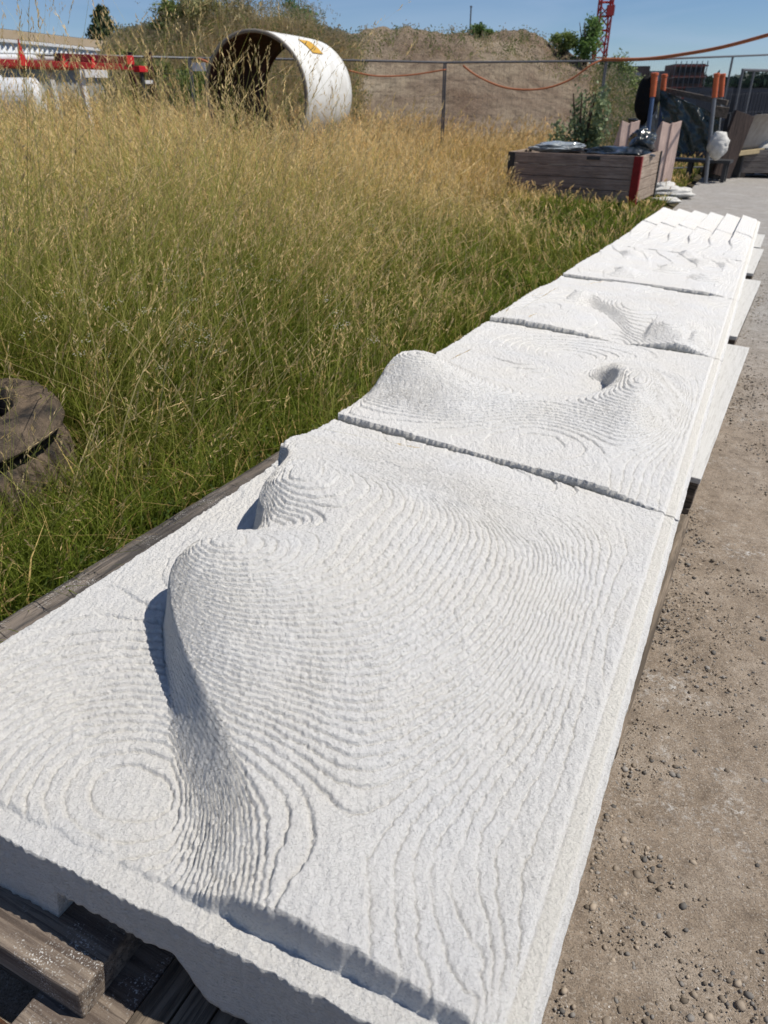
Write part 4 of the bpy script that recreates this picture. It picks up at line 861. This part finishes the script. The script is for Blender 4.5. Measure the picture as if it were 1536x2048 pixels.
lbs = ['fence panel beyond the left edge', 'mesh fence panel in front of the left part of the beige hall', 'mesh fence panel behind the red trailer, under the conifer', 'mesh fence panel between the red trailer and the pipe', 'mesh fence panel behind the mouth of the white pipe', 'mesh fence panel right of the white pipe, before the left of the mound', 'mesh fence panel before the right slope of the mound, left of the crane', 'mesh fence panel in front of the scaffolded building', 'mesh fence panel at the right edge under the rising orange hose']
for i in range(len(rail) - 1): fence_panel(at(*rail[i]), at(*rail[i + 1]), lbs[i])
def hose(label, pts, r=.017, name='orange_hose'):
    P_ = [at(*q) for q in pts]; C_ = []
    for i in range(len(P_) - 1):
        p0, p1, p2, p3 = P_[max(i - 1, 0)], P_[i], P_[i + 1], P_[min(i + 2, len(P_) - 1)]
        for j in range(8):
            t = j / 8; C_.append(.5 * (2 * p1 + (p2 - p0) * t + (2 * p0 - 5 * p1 + 4 * p2 - p3) * t * t + (3 * p1 - p0 - 3 * p2 + p3) * t ** 3))
    C_.append(P_[-1]); o_ = sum(C_) / len(C_); ob = MB().tube([c - o_ for c in C_], r, 8).build(name, simple('orange_hose_rubber', (.46, .16, .07), (.36, .12, .05), .6), None, smooth=True); ob.location = o_; tag(ob, label, 'hose'); return ob
hose('orange hose rising over the fence into the top right corner', [(1205, 119, 17.9), (1290, 118, 17.6), (1370, 108, 17.2), (1450, 93, 16.6), (1550, 66, 15.8)], .03)
hose('orange hose drooping along the fence in front of the dirt mound', [(1205, 119, 17.9), (1181, 131, 17.8), (1137, 161, 17.75), (1081, 178, 17.7), (1014, 176, 17.7), (958, 154, 17.7), (926, 131, 17.65)], .018)
hose('orange hose sagging on the fence right of the white pipe', [(892, 139, 17.6), (820, 150, 17.6), (752, 152, 17.5), (697, 141, 17.5)], .014)
hose('short orange hose end on the fence left of the pipe', [(395, 117, 17.1), (408, 121, 17.1), (424, 129, 17.1)], .02)
q = at(398, 134, 17.1); z_ = float(gz(q[0], q[1])); ob = thing('sign_board', 'small pale grey board fixed to the fence left of the pipe', 'sign', tuple(q)); MB().box((0, 0, 0), (.26, .02, .14)).build('plate', M_wp, ob, .003); MB().box((0, .02, 0), (.04, .02, .12)).build('clamp', M_galv, ob)
q = at(1300, 150, 24)

# ------------------------------------------------------------------ hills
def hill(name, D0, D1, px0, px1, topf, mat, nd=40, nx=160, seed=1, rough=.25, plateau=.5):
    px = np.linspace(px0, px1, nx); V = []
    tD = np.linspace(0, 1, nd)
    for t in tD:
        D = D0 + (D1 - D0) * t
        for x_ in px:
            k = (x_ - 768) / F; X_ = k * .866 * D; Y_ = D
            V.append((X_, Y_, 0))
    V = np.array(V); Xp = np.tile(px, nd); Tt = np.repeat(tD, nx)
    top = topf(Xp); g_ = gz(V[:, 0], V[:, 1]); Dm = D0 + (D1 - D0) * plateau
    topz = H + (185 - top) / F * .75 * Dm
    prof = sst(0, plateau, Tt) * (1 - sst(.85, 1, Tt)); ends = sst(0, .03, (Xp - px0) / (px1 - px0)) * sst(0, .03, (px1 - Xp) / (px1 - px0))
    nz_ = fbm(V[:, 0] * .35, V[:, 1] * .35, seed, 5) - .5; gul = np.abs(fbm(V[:, 0] * .8, V[:, 1] * .25, seed + 4, 4) - .5)
    V[:, 2] = g_ - .1 + (topz - g_) * prof * ends + rough * (nz_ * 1.6 - gul * 1.2) * prof * 1.3
    V[:, 1] += rough * 1.2 * (fbm(V[:, 0] * .5, V[:, 2] * 1.5, seed + 9, 4) - .5) * 3
    i = np.arange(nx * nd).reshape(nd, nx); Fq = np.stack([i[:-1, :-1], i[:-1, 1:], i[1:, 1:], i[1:, :-1]], -1).reshape(-1, 4)
    o = npmesh(name, V, Fq, mat, smooth=True); tag(o, None, None, None, 'structure'); return o, V
m = NM('earth_mound_soil', .95, spec=.1); n1 = m.noise(.35, 7, rough=.65); n2 = m.noise(2.5, 7, rough=.75)
c = m.ramp(n1, [(.32, (.26, .18, .125)), (.48, (.40, .31, .225)), (.62, (.50, .405, .29)), (.75, (.58, .49, .36))]); c = m.mix(m.ramp(n2, [(.3, (.7,) * 3), (.55, (0, 0, 0))]), c, (.085, .062, .045)); m.color(c); m.bump(m.noise(2.2, 8, rough=.75), 1, .5); M_earth = m.m
m = NM('overgrown_bank', .95, spec=.1); m.color(m.ramp(m.noise(.8, 7), [(.3, (.09, .095, .035)), (.5, (.20, .18, .08)), (.7, (.32, .26, .13))])); m.bump(m.noise(4, 6), 1, .2); M_bank = m.m
def topm(x):
    xs_ = [560, 600, 640, 700, 790, 900, 960, 1020, 1060, 1100, 1150, 1200, 1250, 1300, 1340]; ys_ = [72, 68, 66, 67, 65, 66, 68, 67, 74, 94, 118, 146, 180, 215, 235]
    return np.interp(x, xs_, ys_)
mound, MV = hill('earth_mound', 21.5, 45, 520, 1345, topm, M_earth, 60, 260, 3, .46, .52)
def topb(x): return np.interp(x, [215, 240, 270, 330, 420, 520, 620, 700], [140, 112, 96, 82, 70, 64, 72, 100])
bank, BV = hill('grassy_bank', 19.5, 27, 215, 720, topb, M_bank, 40, 200, 8, .18, .5)
# dry weeds on bank and mound
def weeds(name, label, x, y, z, hmin, hmax, wid, dryp=.6, D=20, heads=True):
    n = len(x); g = rng.uniform(.6, 1.3, n); dry = (rng.random(n) < dryp)[:, None]
    c0 = np.where(dry, [[.55, .43, .22]], [[.22, .25, .08]]) * g[:, None]; c1 = np.where(dry, [[.78, .63, .36]], [[.34, .38, .13]]) * g[:, None]; a = Acc()
    V, Fq, C, tip, td = ribbons(np.stack([x, y, z], -1), rng.uniform(0, 6.28, n), rng.normal(0, .25, n), rng.uniform(hmin, hmax, n), np.full(n, wid) * rng.uniform(.6, 1.4, n), np.abs(rng.normal(.1, .2, n)), c0, c1); a.add(V, Fq, C)
    if heads:
        m_ = 6; c = (tip[:, None] + rng.normal(0, wid * 3, (n, m_, 3))).reshape(-1, 3); s_ = wid * 1.1; Q = np.stack([c + [-s_, 0, 0], c + [0, 0, -s_], c + [s_, 0, 0], c + [0, 0, s_]], 1).reshape(-1, 3); a.add(Q, np.arange(len(Q)).reshape(-1, 4), np.repeat(c1, m_ * 4, 0))
    return tag(a.build(name, M_grass), label, 'weeds', None, 'stuff')
k = rng.integers(0, len(BV), 34000); b_ = BV[k] + rng.normal(0, .12, (len(k), 3)) * [1, 1, .1]; sel = (b_[:, 1] < 25.5); b_ = b_[sel]
weeds('bank_weeds', 'dry and green weeds covering the bank behind the pipe', b_[:, 0], b_[:, 1], b_[:, 2] - .05, .15, .45, .020, .78)
def crest(VV, nx, lo, hi, n, tsel=(.35, .6), nd=40):
    i = rng.integers(int(nx * lo), int(nx * hi), n); j = rng.integers(int(nd * tsel[0]), int(nd * tsel[1]), n); return VV[j * nx + i] + rng.normal(0, .15, (n, 3)) * [1, 1, .05]
c_ = crest(BV, 200, .25, .85, 1500, (.4, .6)); weeds('crest_weeds', 'tall feathery weeds along the crest of the bank', c_[:, 0], c_[:, 1], c_[:, 2] - .05, .4, 1.0, .011, .8)
c_ = crest(MV, 260, .05, .80, 700, (.36, .50), 60); weeds('mound_weeds', 'low weeds on the top of the dirt mound', c_[:, 0], c_[:, 1], c_[:, 2] - .03, .05, .28, .022, .55)
kk = np.where((MV[:, 0] / MV[:, 1] > .255) & (MV[:, 1] < 37) & (MV[:, 1] > 23))[0]; kk = rng.choice(kk, 7000); c_ = MV[kk] + rng.normal(0, .15, (len(kk), 3)) * [1, 1, .05]; kp = fbm(c_[:, 0] * .7, c_[:, 1] * .7, 12) > .46; c_ = c_[kp]
weeds('slope_weeds', 'pale green weeds on the right slope of the mound', c_[:, 0], c_[:, 1], c_[:, 2] - .05, .15, .5, .03, .5)

# ------------------------------------------------------------------ shrubs and trees
def leafcloud(c, n, size, leaf, col_a, col_b, clumps=9, shape='bush'):
    cl = rng.normal(0, .33, (clumps, 3)); cl[:, 2] = rng.uniform(-.35, .45, clumps); w = rng.integers(0, clumps, n)
    p = cl[w] + rng.normal(0, .16, (n, 3)); p *= np.array(size)[None]; p += np.array(c)[None]
    a = rng.normal(0, 1, (n, 3)); a /= np.linalg.norm(a, axis=1, keepdims=True); b = rng.normal(0, 1, (n, 3)); b = np.cross(a, b); b /= np.linalg.norm(b, axis=1, keepdims=True)
    s = (leaf * rng.uniform(.6, 1.4, n))[:, None]; Q = np.stack([p - a * s, p + b * s * .5, p + a * s, p - b * s * .5], 1).reshape(-1, 3)
    t = np.clip(rng.random(n) * .6 + .4 * rng.random(clumps)[w], 0, 1); C = np.repeat(mixc(col_a, col_b, t), 4, 0); return Q, np.arange(len(Q)).reshape(-1, 4), C
M_bark = simple('bark', (.12, .085, .06), (.07, .05, .035), .9, 20)
def shrub(label, base, hgt, wid, n, ca, cb, leaf=.06, name='shrub', group=None, stems=5):
    t = thing(name, label, 'shrub' if name == 'shrub' else 'tree', tuple(base), 0, group); cl = []
    Q, Fq, C = leafcloud((0, 0, hgt * .5), n, (wid * .6, wid * .6, hgt * .62), leaf, tuple(q_ * 2.3 for q_ in ca), tuple(q_ * 2.6 for q_ in cb)); npmesh('foliage', Q, Fq, M_leaf, t, col=C); b = MB()
    for k in range(stems): a = 6.28 * k / stems + random.random(); b.tube([(0, 0, -.2), (math.cos(a) * wid * .12, math.sin(a) * wid * .12, hgt * .35), (math.cos(a) * wid * .28, math.sin(a) * wid * .28, hgt * .8)], [.03 * hgt, .018 * hgt, .006 * hgt], 6)
    b.build('stems', M_bark, t)
GA_, GB_ = (.022, .042, .014), (.075, .115, .03)
def on_hill(VV, px, D):
    k = np.argmin((VV[:, 0] / VV[:, 1] - (px - 768) / F * .866) ** 2 * 900 + (VV[:, 1] - D) ** 2); return VV[k]
for lb, px, D, hh_, ww, ca, cb, nn_, VV in (
    ('round dark green shrub on the bank, directly right of the conifer', 275, 22, .5, .9, (.05, .06, .02), (.15, .15, .05), 2600, BV),
    ('olive shrub on the bank, second to the right of the conifer', 312, 21.5, .6, 1.2, (.04, .055, .018), (.12, .125, .045), 2600, BV),
    ('dark leafy shrub at the middle of the bank crest', 345, 23, .95, 1.2, (.03, .05, .015), (.09, .11, .03), 2600, BV),
    ('broad green shrub on the bank left of the pipe mouth', 385, 21, 1.2, 1.8, (.025, .045, .012), (.08, .10, .028), 3600, BV),
    ('loose pale shrub on the crest above the left of the pipe', 430, 23, .95, 1.5, (.06, .07, .03), (.18, .16, .07), 1800, BV),
    ('wispy reddish shrub on the crest above the pipe mouth', 492, 23.5, .95, 1.3, (.07, .06, .035), (.20, .17, .09), 1500, BV),
    ('dark bush on top of the mound just right of the pipe top', 600, 33.8, 1.5, 1.25, GA_, (.06, .12, .03), 2600, MV),
    ('small low bush on the mound crest left of the dark bush', 572, 33.5, .7, .9, GA_, GB_, 1200, MV),
    ('low green tuft on the mound crest right of the thin pole', 952, 33.5, .5, 1.0, GA_, GB_, 1000, MV),
    ('leafy shrub at the upper right shoulder of the mound', 1112, 33.0, .8, 1.1, (.04, .06, .02), (.12, .15, .04), 2200, MV),
    ('tall green shrub on the mound left of the crane', 1160, 32.5, 1.75, 1.35, GA_, (.10, .16, .04), 2600, MV),
    ('dark shrub at the foot of the crane', 1212, 32.0, .7, .7, (.02, .04, .014), (.06, .10, .03), 1500, MV),
    ('sparse twiggy shrub right of the crane foot', 1238, 31.5, 1.5, 1.0, (.05, .07, .03), (.13, .16, .06), 1000, MV),
    ('grey green shrub on the low right slope of the mound', 1262, 31, 1.0, 1.4, (.05, .07, .03), (.14, .17, .06), 1800, MV)):
    q = on_hill(VV, px, D); shrub(lb, q, hh_, ww, nn_, ca, cb, .045 if VV is BV else .055, group='shrubs on the bank and mound')
for px, D, hh_, ww, lb in ((1172, 17.6, 2.0, .95, 'blue green willow shrub in front of the fence post, at the right of the meadow'),):
    q = at(px, 200, D); q[2] = gz(q[0], q[1]); shrub(lb, q, hh_, ww, 1500, (.05, .07, .035), (.14, .17, .09), .05)
# conifer
q = at(207, 55, 62); q[2] = 0; ct = at(205, 12, 62)[2]
t = thing('conifer', 'dark green conifer rising behind the beige hall', 'tree', tuple(q)); MB().tube([(0, 0, 0), (0, 0, ct * .5), (0, 0, ct)], [.25, .16, .02], 8).build('trunk', M_bark, t)
Qs = []; n_br = 420; zlo = ct * .15
for k in range(n_br):
    f_ = (k / n_br) ** .85; z_ = zlo + (ct - zlo) * f_ * .99; L_ = (1 - f_) ** .85 * 2.9 * random.uniform(.65, 1.15) + .12; a = random.random() * 6.28; m_ = int(26 * L_ / 2) + 8; tt = rng.random(m_)
    px_ = np.cos(a) * L_ * tt + rng.normal(0, .09 + .05 * L_, m_); py_ = np.sin(a) * L_ * tt + rng.normal(0, .09 + .05 * L_, m_); pz_ = z_ + L_ * (.15 * tt - .28 * tt ** 2) + rng.normal(0, .07, m_)
    Qs.append(np.stack([px_, py_, pz_], -1))
p = np.concatenate(Qs); n = len(p); a = rng.normal(0, 1, (n, 3)); a /= np.linalg.norm(a, axis=1, keepdims=True); b = np.cross(a, rng.normal(0, 1, (n, 3))); b /= np.linalg.norm(b, axis=1, keepdims=True); s = rng.uniform(.10, .2, n)[:, None]
Q = np.stack([p - a * s, p + b * s * .45, p + a * s, p - b * s * .45], 1).reshape(-1, 3); npmesh('crown', Q, np.arange(len(Q)).reshape(-1, 4), M_leaf, t, col=np.repeat(mixc((.025, .05, .025), (.07, .11, .05), rng.random(n)), 4, 0))
# distant tree line at the right
for i, (px, tp, D, w_) in enumerate(((1296, 172, 190, 9), (1405, 160, 180, 8), (1432, 156, 185, 10), (1462, 159, 180, 9), (1492, 157, 185, 9), (1520, 154, 178, 10), (1548, 156, 180, 10), (1580, 155, 180, 11))):
    q = at(px, 190, D); q[2] = -1.0; hh_ = at(px, tp, D)[2] + 1.0; t = thing('distant_tree', ['small dark tree showing below the crane, left of the scaffolded building', 'distant dark tree touching the right side of the scaffolded building', 'distant tree left of the pair of orange caps', 'distant tree directly right of the orange caps', 'distant tree below the grey frame', 'distant tree right of the grey frame post', 'distant tree at the right edge', 'distant tree just past the right edge'][i], 'tree', tuple(q), 0, 'distant tree line')
    Q, Fq, C = leafcloud((0, 0, hh_ * .55), 900, (w_, w_ * .7, hh_ * .75), .9, (.012, .03, .02), (.03, .055, .035), 10); npmesh('crown', Q, Fq, M_leaf, t, col=C); MB().tube([(0, 0, 0), (0, 0, hh_ * .6)], [.4, .2], 6).build('trunk', M_bark, t)

# ------------------------------------------------------------------ hall on the left
a = at(-420, 60, 36); b = at(300, 92, 58); rz = math.atan2(b[1] - a[1], b[0] - a[0]); Lh = math.hypot(b[0] - a[0], b[1] - a[1]); t = thing('hall', 'long low hall with a beige roof band and white corrugated wall at the left', 'building', (a[0], a[1], 0), rz)
zr = at(-420, 18, 36)[2] 
def hz(px, py):
    # point on the facade plane seen at a pixel
    d = ray(px, py); n_ = np.array([-(b - a)[1], (b - a)[0], 0]); tt = np.dot(a - CAM, n_) / np.dot(d, n_); return CAM + d * tt
zt0 = hz(0, 61)[2]; zt1 = hz(225, 84)[2]; zc0 = hz(0, 80)[2]; zc1 = hz(215, 98)[2]
ztop = (zt0 + zt1) / 2; zmid = (zc0 + zc1) / 2
MB().box((Lh / 2, 5, ztop / 2 - .2), (Lh, 10, ztop - .4)).build('wall', simple('grey_wall', (.35, .34, .32)), t)
MB().box((Lh / 2, -.2, (ztop + zmid) / 2), (Lh + .4, .3, ztop - zmid)).build('roof_band', simple('beige_sheet', (.42, .335, .235), (.36, .28, .19), .7, 1.5, bump=.05), t, .02)
MB().add([(0, -.3, ztop + .02), (Lh, -.3, ztop + .02), (Lh, 5, ztop + .5), (0, 5, ztop + .5), (0, 10.3, ztop), (Lh, 10.3, ztop)], [(0, 1, 2, 3), (3, 2, 5, 4), (0, 3, 4), (1, 5, 2)]).build('roof', simple('dark_roof', (.12, .09, .07)), t)
nC = int(Lh / .06); V = []; 
for i in range(nC + 1):
    yy = -.5 + .06 * math.sin(i * .06 / .42 * 6.283)
    V += [(i * .06, yy, zmid - 1.0), (i * .06, yy - .05, zmid - .04), (i * .06, yy + .03, zmid - 1.0), (i * .06, yy - .02, zmid - .04)]
V = np.array(V); i = np.arange(nC) * 4; Fq = np.concatenate([np.stack([i, i + 4, i + 5, i + 1], -1), np.stack([i + 2, i + 3, i + 7, i + 6], -1), np.stack([i + 1, i + 5, i + 7, i + 3], -1)])
npmesh('corrugated_cladding', V, Fq, simple('white_sheet_metal', (.66, .69, .72), (.58, .61, .64), .5, 2, bump=0), t, smooth=True)
MB().box((Lh / 2, -.62, zmid - .1), (Lh, .12, .14)).build('gutter', M_wp, t, .02)

# ------------------------------------------------------------------ crane, pole, scaffolded building
def lattice(mb_, p0, p1, w, seg, r):
    p0, p1 = Vector(p0), Vector(p1); d = p1 - p0; L_ = d.length; d.normalize(); up_ = Vector((0, 0, 1)) if abs(d.z) < .9 else Vector((0, 1, 0)); x = d.cross(up_).normalized(); y = d.cross(x); c = [x * w / 2 * i + y * w / 2 * j for i, j in ((-1, -1), (1, -1), (1, 1), (-1, 1))]
    for k in c: mb_.tube([p0 + k, p1 + k], r, 5)
    for i in range(seg):
        a_ = p0 + d * (L_ * i / seg); b_ = p0 + d * (L_ * (i + 1) / seg)
        for k in range(4):
            mb_.tube([a_ + c[k], a_ + c[(k + 1) % 4]], r * .6, 4, False); e = (a_ + c[k], b_ + c[(k + 1) % 4]) if i % 2 else (a_ + c[(k + 1) % 4], b_ + c[k]); mb_.tube([e[0], e[1]], r * .6, 4, False)
q = at(1189, 190, 125); q[2] = -1; M_crn = simple('crane_red', (.50, .06, .055), (.42, .045, .04), .5, 3, bump=0)
cr = thing('tower_crane', 'red lattice tower crane rising out of the picture behind the mound', 'crane', tuple(q))
hC = 42; sl_ = (at(1213, 0, 125) - at(1200, 190, 125)); 
b = MB(); lattice(b, (0, 0, 0), (.0, 0, hC), 1.55, 26, .13); b.build('mast', M_crn, cr); b = MB(); lattice(b, (0, 0, hC + 1.2), (34, 14, hC + 1.2), 1.1, 30, .08); b.build('jib', M_crn, cr); b = MB(); lattice(b, (0, 0, hC + 1.2), (-11, -4.5, hC + 1.2), 1.1, 9, .08); b.build('counter_jib', M_crn, cr)
MB().box((0, 0, hC + .6), (2.0, 2.0, 1.1)).build('slewing_ring', M_dark, cr); MB().box((1.4, .2, hC - .6), (1.2, 1.3, 1.6)).build('cab', M_wp, cr, .05); MB().box((-10, -4.1, hC - .4), (2, 1.2, 2.2)).build('counterweight', simple('concrete_weight', (.4, .4, .38)), cr); MB().box((0, 0, .6), (4, 4, 1.2)).build('base', simple('concrete_base', (.4, .4, .38)), cr)
MB().box((.5, -.9, at(1208, 22, 125)[2] + 1), (1.0, .5, 1.2)).build('platform', M_crn, cr)
q0 = on_hill(MV, 933, 33.5); pz = at(933, 14, 33.5)[2] - q0[2]; t = thing('pole', 'thin pole sticking up from the crest of the dirt mound', 'pole', tuple(q0)); MB().tube([(0, 0, -.3), (0, 0, pz)], .03, 6).build('shaft', M_galv, t); MB().tube([(0, 0, pz), (0, 0, pz + .05)], .045, 6).build('cap', M_galv, t)
# scaffolded building
q = at(1322, 182, 150); q[2] = -1; t = thing('building_site', 'distant brown scaffolded building under construction below the crane hose', 'building', tuple(q), R(-8)); mp_ = .866 * 150 / F
Hb = at(1322, 128, 150)[2] + 1; Wb = 130 * mp_
M_brn = simple('brown_shell', (.16, .11, .09), (.11, .08, .065), .9, .6, bump=0); M_dk2 = simple('dark_openings', (.04, .04, .045))
MB().box((-Wb * .38, 0, Hb * .47), (Wb * .24, 8, Hb * .94)).build('left_block', M_brn, t); MB().box((Wb * .27, 0, Hb * .49), (Wb * .40, 9, Hb * .98)).build('right_block', M_brn, t); MB().box((-.06 * Wb, 2, Hb * .42), (Wb * .36, 6, Hb * .84)).build('core', simple('pale_shell', (.36, .30, .26)), t)
MB().box((-.18 * Wb, -3.4, Hb * .66), (Wb * .12, .3, Hb * .30)).build('white_banner', M_wp, t)
for k in range(4):
    MB().box((Wb * .27, -4.8, Hb * (.22 + .24 * k)), (Wb * .46, .5, .22)).build('scaffold_deck', simple('deck_red', (.45, .14, .10)), t)
    MB().box((Wb * .27, -4.6, Hb * (.12 + .24 * k)), (Wb * .34, .3, Hb * .11)).build('window_band', M_dk2, t)
b = MB(); 
for k in range(7): b.tube([(Wb * (.06 + .07 * k), -5.1, 0), (Wb * (.06 + .07 * k), -5.1, Hb * 1.04)], .07, 4)
b.build('scaffold_poles', M_galv, t)
q = at(1228, 166, 140); q[2] = -1; hh_ = at(1228, 146, 140)[2] + 1; t = thing('grey_shed', 'low pale grey shed between the mound and the scaffolded building', 'building', tuple(q), 0); MB().box((0, 0, hh_ * .45), (6, 5, hh_ * .9)).build('wall', simple('pale_shed', (.42, .45, .48)), t); MB().box((0, 0, hh_ * .95), (6.6, 5.6, hh_ * .1)).build('roof', simple('shed_roof', (.3, .32, .34)), t)
# long dark container row and grey frame at the far right
for k, (x0, x1, tp, D, lb, cc) in enumerate(((1395, 1470, 176, 60, 'dark grey site container below the distant trees, left one', (.10, .105, .12)), (1475, 1575, 178, 62, 'dark site container at the right edge below the distant trees', (.07, .075, .09)))):
    p0, p1 = at(x0, tp, D), at(x1, tp, D); q = (p0 + p1) / 2; z_ = float(gz(q[0], q[1])); w_ = np.linalg.norm(p1 - p0); hh_ = q[2] - z_; t = thing('site_container', lb, 'container', (q[0], q[1], z_), 0, 'site containers'); MB().box((0, 1.2, hh_ / 2), (w_, 2.4, hh_)).build('body', simple('container_paint', cc), t, .03)
    b = MB()
    for j in range(14): b.box((-w_ / 2 + (j + .5) * w_ / 14, -.02, hh_ / 2), (w_ / 30, .05, hh_ * .86))
    b.build('corrugation', simple('container_rib', tuple(c_ * .8 for c_ in cc)), t); MB().box((0, 1.2, hh_ + .03), (w_ + .06, 2.46, .06)).build('roof_edge', M_dark, t)
p0 = at(1486, 140, 25); p1 = at(1560, 140, 26.5); z_ = float(gz(p0[0], p0[1])); t = thing('goal_stand', 'grey tubular steel stand standing at the right edge behind the pale form', 'frame', (p0[0], p0[1], z_), math.atan2(p1[1] - p0[1], p1[0] - p0[0])); w_ = math.hypot(*(p1 - p0)[:2]); hh_ = p0[2] - z_
MB().tube([(0, 0, 0), (0, 0, hh_)], .035, 8).build('post', M_galv, t); MB().tube([(w_, 0, 0), (w_, 0, hh_)], .035, 8).build('post', M_galv, t); MB().tube([(-.03, 0, hh_), (w_ + .03, 0, hh_)], .035, 8).build('crossbar', M_galv, t); MB().tube([(w_ * .3, 0, 0), (w_ * .3, 0, hh_)], .03, 8).build('post', M_galv, t)
